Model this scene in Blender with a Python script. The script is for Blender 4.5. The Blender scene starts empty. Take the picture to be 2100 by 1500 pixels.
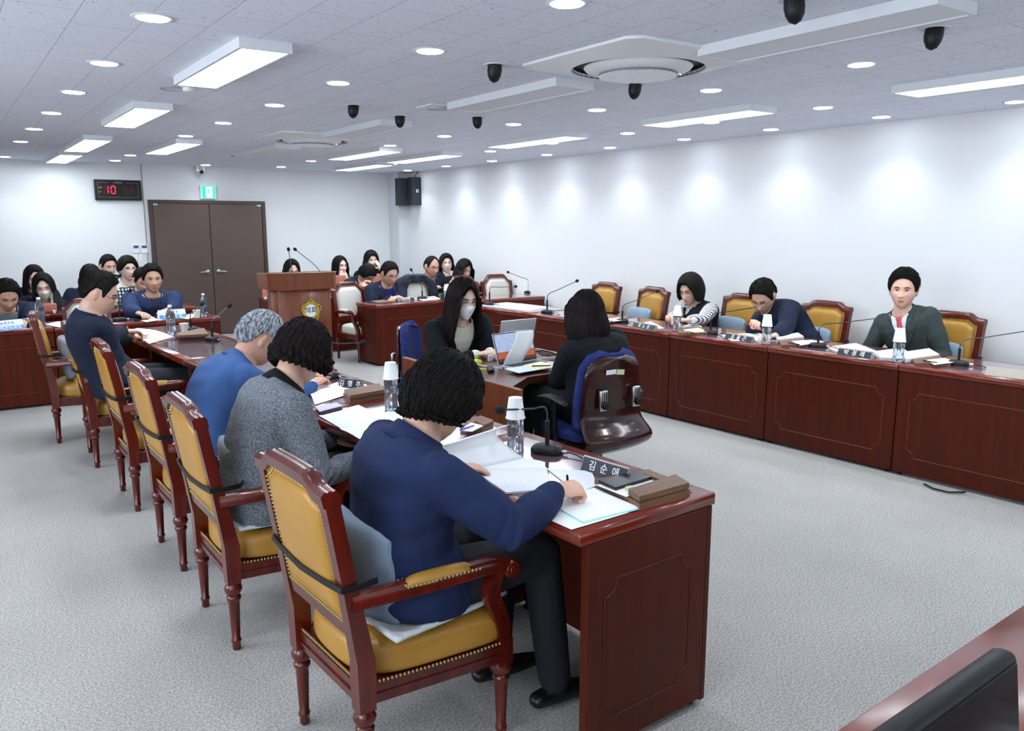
import bpy, bmesh, math, random
import numpy as np
from mathutils import Vector, Matrix

# ------------------------------------------------------------------ scene, camera, light
SC = bpy.context.scene
COL = SC.collection
SC.view_settings.view_transform = 'Standard'
SC.view_settings.look = 'None'
SC.view_settings.gamma = 1
SC.view_settings.use_curve_mapping = False
SC.view_settings.exposure = 0.88
SC.cycles.use_denoising = True
SC.cycles.max_bounces = 7
SC.cycles.diffuse_bounces = 4
SC.cycles.glossy_bounces = 3
SC.cycles.transmission_bounces = 6
SC.cycles.transparent_max_bounces = 8
SC.cycles.sample_clamp_indirect = 4.0
SC.cycles.caustics_reflective = False
SC.cycles.caustics_refractive = False
SC.cycles.blur_glossy = 0.5

F_PX, CAM_H = 1666.9, 1.60
CR = np.array([[0.818290009282332, -0.5748054214996663, -0.00043373155657783213],
               [-0.09915099654893078, -0.14040750259028134, -0.9851166494878419],
               [0.5661894917709318, 0.8061541171695327, -0.1718865869612276]])
cam_d = bpy.data.cameras.new('camera')
cam_d.sensor_width = 36
cam_d.lens = F_PX * 36 / 2100
cam_d.clip_start = 0.05
cam = bpy.data.objects.new('camera', cam_d)
COL.objects.link(cam)
cm = Matrix.Identity(4)
for i in range(3):
    cm[i][0] = CR[0][i]; cm[i][1] = -CR[1][i]; cm[i][2] = -CR[2][i]
cm[2][3] = CAM_H
cam.matrix_world = cm
SC.camera = cam

LIGHT_COL = (0.90, 0.955, 1.0)
PANEL_E, DOWN_E, SPOT_W, ADDED_DAY_W = 11.0, 20.0, 11.0, 18.0
wd = bpy.data.worlds.new('World'); SC.world = wd; wd.use_nodes = True
wd.node_tree.nodes['Background'].inputs[0].default_value = (0.9, 0.95, 1, 1)
wd.node_tree.nodes['Background'].inputs[1].default_value = 0.3

CEIL = 2.40          # ceiling height
X0, X1 = -2.6, 6.30  # side walls
Y0, Y1 = -2.6, 12.2  # end walls

def ray(px, py):
    """Sight direction of a point of the photograph (2100 x 1500 frame)."""
    return CR.T @ np.array([(px - 1050) / F_PX, (py - 750) / F_PX, 1.0])
def onz(px, py, z):
    d = ray(px, py); t = (z - CAM_H) / d[2]
    return Vector((d[0] * t, d[1] * t, z))
def ony(px, py, Y):
    d = ray(px, py); t = Y / d[1]
    return Vector((d[0] * t, Y, CAM_H + d[2] * t))
def onx(px, py, X):
    d = ray(px, py); t = X / d[0]
    return Vector((X, d[1] * t, CAM_H + d[2] * t))

# ------------------------------------------------------------------ materials
def lin(c):
    if isinstance(c, str):
        c = tuple(int(c[i:i + 2], 16) / 255 for i in (0, 2, 4))
    return tuple(((v / 12.92) if v <= 0.04045 else ((v + 0.055) / 1.055) ** 2.4) for v in c) + (1.0,)

MATS = {}
def mat(name, col, rough=0.5, metal=0.0, spec=0.5, noise=None, bump=None, coat=0.0, sss=0.0, emit=None, es=1.0,
        alpha=None, trans=0.0, sheen=0.0, coords='Object', stretch=(1, 1, 1)):
    """noise=(scale, amount, second colour or None); bump=(scale, strength)"""
    if name in MATS: return MATS[name]
    m = bpy.data.materials.new(name); m.use_nodes = True
    nt = m.node_tree; b = nt.nodes['Principled BSDF']
    b.inputs['Base Color'].default_value = lin(col)
    b.inputs['Roughness'].default_value = rough
    b.inputs['Metallic'].default_value = metal
    b.inputs['Specular IOR Level'].default_value = spec
    b.inputs['Coat Weight'].default_value = coat
    b.inputs['Coat Roughness'].default_value = 0.12
    if sss: 
        b.inputs['Subsurface Weight'].default_value = sss
        b.inputs['Subsurface Radius'].default_value = (0.012, 0.005, 0.003)
        b.inputs['Subsurface Scale'].default_value = 1.0
    if trans: b.inputs['Transmission Weight'].default_value = trans
    if sheen: b.inputs['Sheen Weight'].default_value = sheen
    if alpha is not None: b.inputs['Alpha'].default_value = alpha
    if emit:
        b.inputs['Emission Color'].default_value = lin(emit); b.inputs['Emission Strength'].default_value = es
    if noise or bump:
        tc = nt.nodes.new('ShaderNodeTexCoord'); mp = nt.nodes.new('ShaderNodeMapping')
        mp.inputs['Scale'].default_value = stretch
        nt.links.new(tc.outputs[coords], mp.inputs[0])
    if noise:
        n = nt.nodes.new('ShaderNodeTexNoise'); n.inputs['Scale'].default_value = noise[0]
        n.inputs['Detail'].default_value = 5
        nt.links.new(mp.outputs[0], n.inputs[0])
        r = nt.nodes.new('ShaderNodeValToRGB')
        c = lin(col)
        c2 = lin(noise[2]) if len(noise) > 2 and noise[2] else tuple(v * (1 - noise[1]) for v in c[:3]) + (1,)
        r.color_ramp.elements[0].position = 0.35; r.color_ramp.elements[1].position = 0.65
        r.color_ramp.elements[0].color = c2; r.color_ramp.elements[1].color = c
        nt.links.new(n.outputs[0], r.inputs[0]); nt.links.new(r.outputs[0], b.inputs['Base Color'])
    if bump:
        n = nt.nodes.new('ShaderNodeTexNoise'); n.inputs['Scale'].default_value = bump[0]; n.inputs['Detail'].default_value = 3
        nt.links.new(mp.outputs[0], n.inputs[0])
        bp = nt.nodes.new('ShaderNodeBump'); bp.inputs['Strength'].default_value = bump[1]; bp.inputs['Distance'].default_value = 0.002
        nt.links.new(n.outputs[0], bp.inputs['Height']); nt.links.new(bp.outputs[0], b.inputs['Normal'])
    MATS[name] = m
    return m

def M_wood(name, c1, c2, stretch=(3, 3, 40), rough=0.32, coat=0.35):
    return mat(name, c1, rough=rough, noise=(2.2, 0.3, c2), coat=coat, coords='Object', stretch=stretch)

WOOD_PANEL = M_wood('mahogany panel wood', '541b0a', '491708', stretch=(12, 12, 1.0), rough=0.42, coat=0.0)
WOOD_PANEL.node_tree.nodes['Principled BSDF'].inputs['Specular IOR Level'].default_value = 0.22
WOOD_TOP = M_wood('mahogany top wood', '78240d', '651c0a', stretch=(9, 1.2, 9), rough=0.22, coat=0.3)
WOOD_CHAIR = M_wood('chair frame wood', '63190c', '4b1109', stretch=(10, 10, 2), rough=0.25, coat=0.3)
WOOD_POD = M_wood('lectern wood', '7a4122', '6a361b', stretch=(12, 12, 1.0), rough=0.35, coat=0.2)
WOOD_TRAY = M_wood('walnut tray wood', '7d5a41', '694a35', stretch=(3, 25, 25), rough=0.5, coat=0.0)
LEATHER = mat('mustard leather', 'b58533', rough=0.36, noise=(7, 0.12), bump=(260, 0.25), spec=0.5)
CREAM = mat('cream leather', 'd9d6cd', rough=0.45, bump=(260, 0.2))
BRASS = mat('brass nailheads', 'cbbd80', rough=0.35, metal=0.75)
GLASS_TOP = mat('desk glass inset', '8f8fa6', rough=0.07, spec=0.8, coat=1.0)
GLASS_NEAR = mat('dark desk glass', '6a4c58', rough=0.10, spec=1.0, coat=1.0)
BLACK = mat('black plastic', '121418', rough=0.45, spec=0.3)
BLACK_SOFT = mat('black foam', '0e1013', rough=0.9, bump=(600, 0.5))
BLACK_GLOSS = mat('glossy black plastic', '090b0f', rough=0.2, spec=0.35)
STEEL = mat('brushed steel', 'b8bcc0', rough=0.3, metal=1.0)
GREY_METAL = mat('grey gooseneck', '4a4e55', rough=0.35, metal=0.7)
PAPER = mat('white paper', 'f4f7fb', rough=0.8)
PAPER2 = mat('printed paper', 'eef1f8', rough=0.8, noise=(90, 0.10, 'dfe3ec'), stretch=(1, 6, 1))
WHITE = mat('white plastic', 'e8ebef', rough=0.45)
CUP = mat('paper cup', 'f5f2ea', rough=0.7)
GREYPLATE = mat('champagne metal', 'b9b3a6', rough=0.4, metal=0.5)
NAVYPLATE = mat('dark slate plate', '2c3440', rough=0.4)
CLOTH_CUSH = mat('grey blue cushion cloth', '7f93a8', rough=0.9, bump=(500, 0.4), sheen=0.2)
CLOTH_CUSH2 = mat('grey cushion cloth', '7c8090', rough=0.9, bump=(500, 0.4), sheen=0.2)
QUILT = mat('white quilted cloth', 'd8dcdd', rough=0.95, noise=(60, 0.12), bump=(220, 0.9))
SKIN = mat('skin', 'dcb09a', rough=0.5, noise=(30, 0.06), sss=0.12)
SKIN_P = mat('pale skin', 'edcdbc', rough=0.5, noise=(30, 0.05), sss=0.12)
SKIN_D = mat('tan skin', 'cfa088', rough=0.5, noise=(30, 0.08), sss=0.12)
LIP = mat('lips', 'b2655c', rough=0.45)
EYEW = mat('eye white', 'dfe0e0', rough=0.25)
EYED = mat('dark iris', '1a100c', rough=0.15)
BROW = mat('brow hair', '2a211e', rough=0.8)
PET = mat('clear bottle plastic', 'e9f1f8', rough=0.05, trans=0.92, spec=0.5)
PET.node_tree.nodes['Principled BSDF'].inputs['IOR'].default_value = 1.25
BLUE_FAB = mat('blue office fabric', '23357c', rough=0.9, noise=(45, 0.2, '1c2a66'), bump=(400, 0.4))
PINK = mat('terracotta screen fabric', 'c27d68', rough=0.85, noise=(40, 0.1))
CAP_W = mat('white cap', 'eef2f6', rough=0.4)

# ------------------------------------------------------------------ object helpers
def link(name, me, m=None, parent=None, loc=None):
    o = bpy.data.objects.new(name, me); COL.objects.link(o)
    if m is not None:
        for k in (m if isinstance(m, (list, tuple)) else [m]): me.materials.append(k)
    if parent is not None: o.parent = parent
    if loc is not None: o.location = loc
    return o
def tag(o, label=None, cat=None, group=None, kind=None):
    if label: o['label'] = label
    if cat: o['category'] = cat
    if group: o['group'] = group
    if kind: o['kind'] = kind
    return o
def thing(name, label, cat, loc=(0, 0, 0), rz=0.0, group=None):
    o = bpy.data.objects.new(name, None); COL.objects.link(o)
    o.location = loc; o.rotation_euler = (0, 0, rz); o.empty_display_size = 0.1
    return tag(o, label, cat, group)
def struct(name, bm_or_me, m):
    o = obj(name, bm_or_me, m); o['kind'] = 'structure'; return o
def smooth(me, on=True, angle=None):
    me.polygons.foreach_set('use_smooth', [on] * len(me.polygons))
def obj(name, b, m, parent=None, loc=None, sm=None, bevel=0, seg=2):
    if isinstance(b, B):
        sm = b.sm if sm is None else sm
        b = b.bm
    if isinstance(b, bmesh.types.BMesh):
        me = bpy.data.meshes.new(name)
        if bevel:
            es = [e for e in b.edges if len(e.link_faces) == 2 and e.calc_face_angle(0) > 0.6]
            bmesh.ops.bevel(b, geom=es, offset=bevel, segments=seg, profile=0.5, affect='EDGES', clamp_overlap=True)
        bmesh.ops.recalc_face_normals(b, faces=b.faces)
        b.to_mesh(me); b.free()
    else: me = b
    if sm or bevel:
        smooth(me)
        try: me.set_sharp_from_angle(angle=math.radians(45 if bevel else 50))
        except Exception: pass
    return link(name, me, m, parent, loc)

class B:
    """A mesh being collected from shaped pieces; becomes ONE object."""
    def __init__(s, sm=False): s.bm = bmesh.new(); s.sm = sm
    def grid(s, rings, closed_u=True, caps=True):
        """rings: list of lists of points, lofted."""
        vs = [[s.bm.verts.new(p) for p in r] for r in rings]
        n = len(vs[0])
        for a, b in zip(vs[:-1], vs[1:]):
            for i in range(n if closed_u else n - 1):
                j = (i + 1) % n
                try: s.bm.faces.new((a[i], a[j], b[j], b[i]))
                except ValueError: pass
        if caps and closed_u:
            for r in (list(reversed(vs[0])), vs[-1]):
                try: s.bm.faces.new(r)
                except ValueError: pass
        return s
    def box(s, a, b, mtx=None):
        x0, y0, z0 = a; x1, y1, z1 = b
        pts = [Vector(p) for p in ((x0,y0,z0),(x1,y0,z0),(x1,y1,z0),(x0,y1,z0),(x0,y0,z1),(x1,y0,z1),(x1,y1,z1),(x0,y1,z1))]
        if mtx is not None: pts = [mtx @ p for p in pts]
        v = [s.bm.verts.new(p) for p in pts]
        for f in ((3,2,1,0),(4,5,6,7),(0,1,5,4),(1,2,6,5),(2,3,7,6),(3,0,4,7)): s.bm.faces.new([v[i] for i in f])
        return s
    def rbox(s, a, b, r=0.01, seg=3, mtx=None):
        t = B(); t.box(a, b)
        bmesh.ops.bevel(t.bm, geom=list(t.bm.edges), offset=r, segments=seg, profile=0.5, affect='EDGES', clamp_overlap=True)
        return s.add(t, mtx)
    def add(s, t, mtx=None):
        mp = {}
        for v in t.bm.verts: mp[v] = s.bm.verts.new(mtx @ v.co if mtx is not None else v.co)
        for f in t.bm.faces:
            try: s.bm.faces.new([mp[v] for v in f.verts])
            except ValueError: pass
        t.bm.free(); return s
    def prism(s, poly, z0, z1, mtx=None):
        """poly: 2-D outline (x, y); extruded between z0 and z1."""
        lo = [Vector((p[0], p[1], z0)) for p in poly]; hi = [Vector((p[0], p[1], z1)) for p in poly]
        if mtx is not None: lo = [mtx @ p for p in lo]; hi = [mtx @ p for p in hi]
        return s.grid([lo, hi])
    def tube(s, pts, r, n=8, sx=1.0, up=None):
        pts = [Vector(p) for p in pts]
        rs = r if isinstance(r, (list, tuple)) else [r] * len(pts)
        rings = []; prev = None
        for i, p in enumerate(pts):
            t = (pts[min(i + 1, len(pts) - 1)] - pts[max(i - 1, 0)])
            if t.length < 1e-9: t = Vector((0, 0, 1))
            t.normalize()
            if prev is None:
                a = Vector(up) if up is not None else (Vector((0, 0, 1)) if abs(t.z) < 0.9 else Vector((1, 0, 0)))
            else: a = prev
            u = (a - t * a.dot(t)); u = u.normalized() if u.length > 1e-6 else t.orthogonal().normalized(); prev = u
            w = t.cross(u)
            rings.append([p + (u * math.cos(k * 2 * math.pi / n) * sx + w * math.sin(k * 2 * math.pi / n)) * rs[i] for k in range(n)])
        return s.grid(rings)
    def lathe(s, prof, n=16, mtx=None, caps=True):
        rings = []
        for r, z in prof:
            ring = [Vector((r * math.cos(k * 2 * math.pi / n), r * math.sin(k * 2 * math.pi / n), z)) for k in range(n)]
            rings.append([mtx @ p for p in ring] if mtx is not None else ring)
        return s.grid(rings, caps=caps)
    def ell(s, c, rad, n=12, m=8, mtx=None):
        prof = [(math.sin(math.pi * (i + 0.02) / (m + 0.04)), -math.cos(math.pi * (i + 0.02) / (m + 0.04))) for i in range(m + 1)]
        T = Matrix.Translation(Vector(c)) @ (mtx if mtx is not None else Matrix.Identity(4)) @ Matrix.Diagonal((rad[0], rad[1], rad[2], 1))
        return s.lathe(prof, n, T)
def bez(p0, p1, p2, p3, n=12):
    p0, p1, p2, p3 = map(Vector, (p0, p1, p2, p3)); o = []
    for i in range(n + 1):
        t = i / n; u = 1 - t
        o.append(p0 * u**3 + p1 * 3 * u * u * t + p2 * 3 * u * t * t + p3 * t**3)
    return o
def children(o): return [c for c in bpy.data.objects if c.parent == o]
KIDS = {}
def kids_of(o):
    if o.name not in KIDS: KIDS[o.name] = [c for c in COL.objects if c.parent == o]
    return KIDS[o.name]
def copy_tree(o, parent=None):
    c = o.copy(); COL.objects.link(c)
    if parent is not None: c.parent = parent
    for ch in kids_of(o): copy_tree(ch, c)
    return c
def place(proto, used, loc, rz, label, group=None, rot=None, scale=None):
    o = proto if not used else copy_tree(proto)
    o.location = loc; o.rotation_euler = rot if rot is not None else (0, 0, rz)
    if scale: o.scale = (scale,) * 3
    o['label'] = label
    if group: o['group'] = group
    return o
def text_mesh(txt, size, depth=0.0006, bold=0.0):
    cu = bpy.data.curves.new('txt', 'FONT'); cu.body = txt; cu.size = size; cu.align_x = 'CENTER'; cu.align_y = 'CENTER'
    cu.extrude = depth; cu.offset = bold; cu.resolution_u = 3
    o = bpy.data.objects.new('txt', cu); COL.objects.link(o)
    dg = bpy.context.evaluated_depsgraph_get()
    me = bpy.data.meshes.new_from_object(o.evaluated_get(dg))
    bpy.data.objects.remove(o)
    return me
# ------------------------------------------------------------------ room
def wall_mat():
    m = mat('white painted wall', 'e5e7e9', rough=0.75, bump=(120, 0.05)); return m
WALL = wall_mat()
def floor_mat():
    m = bpy.data.materials.new('grey looped carpet'); m.use_nodes = True
    nt = m.node_tree; b = nt.nodes['Principled BSDF']; b.inputs['Roughness'].default_value = 0.95; b.inputs['Specular IOR Level'].default_value = 0.15
    tc = nt.nodes.new('ShaderNodeTexCoord')
    n1 = nt.nodes.new('ShaderNodeTexNoise'); n1.inputs['Scale'].default_value = 130; n1.inputs['Detail'].default_value = 3
    n2 = nt.nodes.new('ShaderNodeTexNoise'); n2.inputs['Scale'].default_value = 1.6; n2.inputs['Detail'].default_value = 3
    v = nt.nodes.new('ShaderNodeTexVoronoi'); v.inputs['Scale'].default_value = 240
    for n in (n1, n2, v): nt.links.new(tc.outputs['Object'], n.inputs['Vector'])
    r = nt.nodes.new('ShaderNodeValToRGB'); r.color_ramp.elements[0].position = 0.36; r.color_ramp.elements[1].position = 0.64
    r.color_ramp.elements[0].color = lin('9b9894'); r.color_ramp.elements[1].color = lin('cbcac7')
    nt.links.new(n1.outputs[0], r.inputs[0])
    mx = nt.nodes.new('ShaderNodeMix'); mx.data_type = 'RGBA'; mx.blend_type = 'MULTIPLY'; mx.inputs[0].default_value = 0.25
    nt.links.new(r.outputs[0], mx.inputs[6]); nt.links.new(n2.outputs[0], mx.inputs[7])
    nt.links.new(mx.outputs[2], b.inputs['Base Color'])
    bp = nt.nodes.new('ShaderNodeBump'); bp.inputs['Strength'].default_value = 0.35; bp.inputs['Distance'].default_value = 0.0015
    nt.links.new(v.outputs[0], bp.inputs['Height']); nt.links.new(bp.outputs[0], b.inputs['Normal'])
    return m
def ceil_mat():
    m = bpy.data.materials.new('acoustic ceiling tile'); m.use_nodes = True
    nt = m.node_tree; b = nt.nodes['Principled BSDF']; b.inputs['Roughness'].default_value = 0.9
    tc = nt.nodes.new('ShaderNodeTexCoord')
    mp = nt.nodes.new('ShaderNodeMapping'); mp.inputs['Rotation'].default_value = (0, 0, math.pi / 2); mp.inputs['Location'].default_value = (0.02, 0.188, 0)
    nt.links.new(tc.outputs['Object'], mp.inputs[0])
    br = nt.nodes.new('ShaderNodeTexBrick'); br.offset = 0.5
    br.inputs['Scale'].default_value = 1.0; br.inputs['Brick Width'].default_value = 0.48; br.inputs['Row Height'].default_value = 0.24
    br.inputs['Mortar Size'].default_value = 0.0012; br.inputs['Mortar Smooth'].default_value = 0.0
    br.inputs['Color1'].default_value = lin('e9effb'); br.inputs['Color2'].default_value = lin('e5ebf8'); br.inputs['Mortar'].default_value = lin('9a9ea6')
    nt.links.new(mp.outputs[0], br.inputs['Vector'])
    # short worm-like flecks
    n = nt.nodes.new('ShaderNodeTexNoise'); n.inputs['Scale'].default_value = 75; n.inputs['Detail'].default_value = 1.5; n.inputs['Distortion'].default_value = 1.2
    nt.links.new(tc.outputs['Object'], n.inputs['Vector'])
    r = nt.nodes.new('ShaderNodeValToRGB'); r.color_ramp.elements[0].position = 0.30; r.color_ramp.elements[1].position = 0.335
    r.color_ramp.elements[0].color = (0.45, 0.45, 0.48, 1); r.color_ramp.elements[1].color = (1, 1, 1, 1)
    nt.links.new(n.outputs[0], r.inputs[0])
    mx = nt.nodes.new('ShaderNodeMix'); mx.data_type = 'RGBA'; mx.blend_type = 'MULTIPLY'; mx.inputs[0].default_value = 1
    nt.links.new(br.outputs[0], mx.inputs[6]); nt.links.new(r.outputs[0], mx.inputs[7]); nt.links.new(mx.outputs[2], b.inputs['Base Color'])
    return m
struct('floor', B().box((X0, Y0, -0.1), (X1, Y1, 0)), floor_mat())
struct('ceiling', B().box((X0, Y0, CEIL), (X1, Y1, CEIL + 0.1)), ceil_mat())
struct('wall_right', B().box((X1, Y0 - 0.1, -0.1), (X1 + 0.12, Y1 + 0.1, CEIL + 0.1)), WALL)
# the two walls behind and beside the camera get unseen windows, added to brighten the ceiling (daylight)
def fill_light_wall(name, axis, at, lo, hi, wins, z0, z1, out, n0):
    b = B()
    def bx(a, c, za, zb):
        if c - a < 1e-4: return
        if axis == 'x': b.box((min(at, at + out), a, za), (max(at, at + out), c, zb))
        else: b.box((a, min(at, at + out), za), (c, max(at, at + out), zb))
    bx(lo, hi, -0.1, z0); bx(lo, hi, z1, CEIL + 0.1); e = lo
    for a, c in wins: bx(e, a, z0, z1); e = c
    bx(e, hi, z0, z1); struct(name, b, WALL)
    for k, (a, c) in enumerate(wins):
        f = B(); m = (a + c) / 2; u = at + out * .5
        for p, q, r0, r1 in ((a, c, z0, z0 + .05), (a, c, z1 - .05, z1), (a, a + .05, z0, z1), (c - .05, c, z0, z1), (m - .025, m + .025, z0, z1)):
            if axis == 'x': f.box((u - .025, p, r0), (u + .025, q, r1))
            else: f.box((p, u - .025, r0), (q, u + .025, r1))
        struct('added_window_%d' % (n0 + k), f, FRM)  # frame of an added opening, out of view
        L = bpy.data.lights.new('added_daylight', 'AREA'); L.shape = 'RECTANGLE'; L.size = c - a; L.size_y = z1 - z0  # area lamp added in each opening to lift the room's brightness
        L.energy = ADDED_DAY_W * (c - a) * (1.0 if axis == 'x' else 0.25); L.color = (0.86, 0.93, 1.0)
        o = bpy.data.objects.new('added_daylight', L); COL.objects.link(o)
        z = (z0 + z1) / 2
        if axis == 'x': o.location = (at + out * .9, m, z); o.rotation_euler = (0, -math.pi / 2 if out < 0 else math.pi / 2, 0); L.size, L.size_y = z1 - z0, c - a
        else: o.location = (m, at + out * .9, z); o.rotation_euler = (math.pi / 2 if out < 0 else -math.pi / 2, 0, 0)
FRM = mat('white light frame', 'dfe3e8', rough=0.5)
fill_light_wall('wall_left', 'x', X0, Y0 - .1, Y1 + .1, [(-1.5, 1.5), (2.5, 5.5)], 0.85, 2.15, -0.12, 1)
fill_light_wall('wall_front', 'y', Y0, X0, X1, [(-1.2, 2.0), (2.9, 5.6)], 0.85, 2.15, -0.12, 3)
DX0, DX1, DTOP = ony(302, 411, Y1).x, ony(541, 411, Y1).x, ony(420, 411.5, Y1).z
struct('wall_back', B().box((X0, Y1, -0.1), (X1, Y1 + 0.12, CEIL + 0.1)), WALL)
# the boxed pillar in the corner
colx = ony(818, 450, Y1 - 0.35).x
struct('trim_1', B().box((colx, Y1 - 0.35, 0), (X1, Y1, CEIL)), mat('pillar paint', 'd5d9dc', rough=0.7))
struct('trim_2', B().box((DX0 - 0.055, Y1 - 0.012, 0.3), (DX0 - 0.048, Y1, CEIL)), mat('gap', '8d8a80', rough=0.9))
struct('baseboard_right', B().box((X1 - 0.012, Y0, 0), (X1, Y1 - 0.35, 0.09)), mat('baseboard', '6d6a68', rough=0.6))
struct('baseboard_back', B().box((X0, Y1 - 0.012, 0), (DX0 - 0.06, Y1, 0.09)), MATS['baseboard'])
# double door
DM = mat('brown steel door', '5b4a43', rough=0.42, bump=(200, 0.1))
d = tag(thing('door_1', 'brown double steel door in the far wall', 'door', ((DX0 + DX1) / 2, Y1, 0)), kind='structure')
w2 = (DX1 - DX0) / 2
fr = B(); fr.box((-w2 - 0.0, -0.05, 0), (-w2 + 0.05, 0.02, DTOP)).box((w2 - 0.05, -0.05, 0), (w2, 0.02, DTOP)).box((-w2 + 0.05, -0.05, DTOP - 0.045), (w2 - 0.05, 0.02, DTOP))
obj('door_frame', fr, mat('door frame brown', '45372f', rough=0.4), d)
for s in (-1, 1):
    lf = B().rbox((min(0.004 * s, (w2 - 0.055) * s), -0.04, 0.01), (max(0.004 * s, (w2 - 0.055) * s), -0.005, DTOP - 0.05), 0.003, 1)
    L = obj('door_leaf', lf, DM, d)
    h = B(True)
    h.lathe([(0.034, 0), (0.036, 0.008), (0.03, 0.018), (0.014, 0.02), (0.014, 0.05), (0, 0.052)], 16, Matrix.Translation((0.075 * s, -0.04, 0.92)) @ Matrix.Rotation(math.pi / 2, 4, 'X'))
    h.tube([(0.075 * s, -0.085, 0.92), (0.12 * s, -0.092, 0.922), (0.165 * s, -0.088, 0.918), (0.19 * s, -0.082, 0.916)], [0.013, 0.012, 0.009, 0.006], 10)
    obj('door_handle', h, STEEL, L)
    c = B().box((min(s * (w2 - 0.12), s * (w2 - 0.06)), -0.046, DTOP - 0.075), (max(s * (w2 - 0.12), s * (w2 - 0.06)), -0.04, DTOP - 0.052))
    obj('door_hinge', c, STEEL, L)

# ------------------------------------------------------------------ ceiling lights
EMP = mat('lit panel', 'ffffff', emit=(0.93, 0.97, 1), es=PANEL_E)
EMD = mat('lit downlight', 'ffffff', emit=(0.93, 0.97, 1), es=DOWN_E)
OFFP = mat('unlit diffuser', 'dfe4ec', rough=0.5)
FRM = mat('white light frame', 'dfe3e8', rough=0.5)
def panel_light(cx, cy, w, l, lit, label, group):
    t = thing('ceiling_light', label, 'ceiling light', (cx, cy, CEIL), 0, group)
    f = B(); f.box((-w/2 - .012, -l/2 - .012, -.045), (-w/2 + .004, l/2 + .012, 0)).box((w/2 - .004, -l/2 - .012, -.045), (w/2 + .012, l/2 + .012, 0))
    f.box((-w/2 + .004, -l/2 - .012, -.045), (w/2 - .004, -l/2 + .004, 0)).box((-w/2 + .004, l/2 - .004, -.045), (w/2 - .004, l/2 + .012, 0))
    obj('light_frame', f, FRM, t)
    obj('diffuser', B().box((-w/2 + .004, -l/2 + .004, -.04), (w/2 - .004, l/2 - .004, -.02)), EMP if lit else OFFP, t)
GPL = 'lit long ceiling panel lights'
for cx, cy, w, l, lb in [
    (1.285, 4.31, .215, 1.16, 'lit panel light in the left row, nearest and largest'), (1.285, 6.63, .225, 1.24, 'lit panel light in the left row, second from the near end'),
    (1.32, 9.22, .225, 1.44, 'lit panel light in the left row, third from the near end'), (1.35, 11.2, .225, 1.40, 'lit panel light at the far end of the left row above the wall clock'),
    (2.09, 9.08, .22, 1.44, 'lit panel light standing alone in front of the wall camera above the double door'),
    (4.06, 8.72, .25, 1.40, 'lit panel light beside the far round air conditioner'), (4.93, 10.6, .24, 1.36, 'lit panel light in the right row nearest the far wall'),
    (4.87, 8.80, .25, 1.40, 'lit panel light in the right row, fourth from the near end'), (4.76, 6.40, .25, 1.24, 'lit panel light in the right row, third from the near end'),
    (4.74, 4.27, .26, 1.03, 'lit panel light in the right row, second from the near end'), (4.84, 2.18, .26, 1.22, 'lit panel light in the right row running out of the photo at the right edge')]:
    panel_light(cx, cy, w, l, True, lb, GPL)
for cx, cy, w, l, lb in [(3.04, 4.30, .25, 1.16, 'switched off long panel light between the square vent and the near air conditioner'),
    (3.08, 2.16, .25, 1.08, 'switched off long panel light on the camera side of the near air conditioner'), (3.05, 6.50, .25, 1.15, 'switched off long panel light just before the far air conditioner'),
    (3.05, 9.0, .25, 1.35, 'switched off long panel light behind the far air conditioner')]:
    panel_light(cx, cy, w, l, False, lb, 'switched off long ceiling panel lights')
DL = [(.79, y) for y in (2.45, 3.58, 4.70, 5.81, 6.97, 8.21, 9.52, 11.75)] + [(1.99, y) for y in (2.48, 3.50, 4.57, 5.65, 6.86, 8.06, 10.66, 11.65)] + \
     [(3.15, 11.8)] + [(3.95, y) for y in (2.53, 3.52, 4.57, 5.60, 6.71, 7.81)] + [(4.07, 10.29), (4.13, 11.58)] + \
     [(5.17, y) for y in (2.60, 3.58, 4.59, 5.56, 6.66, 7.78, 8.92, 10.17, 11.3)] + [(5.98, y) for y in (2.68, 3.63, 4.64, 5.64, 6.70, 7.80, 8.96, 10.12, 11.27)]
DL += [(5.98, y) for y in (1.6, 0.6, -.5)] + [(0.79, 1.3), (1.99, 1.4), (3.95, 1.5), (3.95, .4), (5.17, 1.5), (.79, .2), (1.99, .3), (-.6, 1), (-.6, 3.5), (-.6, 6), (-.6, 8.5)]
rows = {.79: 'leftmost row', 1.99: 'second row from the left', 3.95: 'middle row', 4.07: 'middle row', 4.13: 'middle row', 3.15: 'spot beside the wall camera', 5.17: 'row before the right wall', 5.98: 'row along the right wall'}
ordn = ['first', 'second', 'third', 'fourth', 'fifth', 'sixth', 'seventh', 'eighth', 'ninth', 'tenth', 'eleventh', 'twelfth']
spot_d = bpy.data.lights.new('downlight_beam', 'SPOT'); spot_d.energy = SPOT_W; spot_d.color = LIGHT_COL
spot_d.spot_size = math.radians(112); spot_d.spot_blend = 0.8; spot_d.shadow_soft_size = 0.05
cnt = {}
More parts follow.
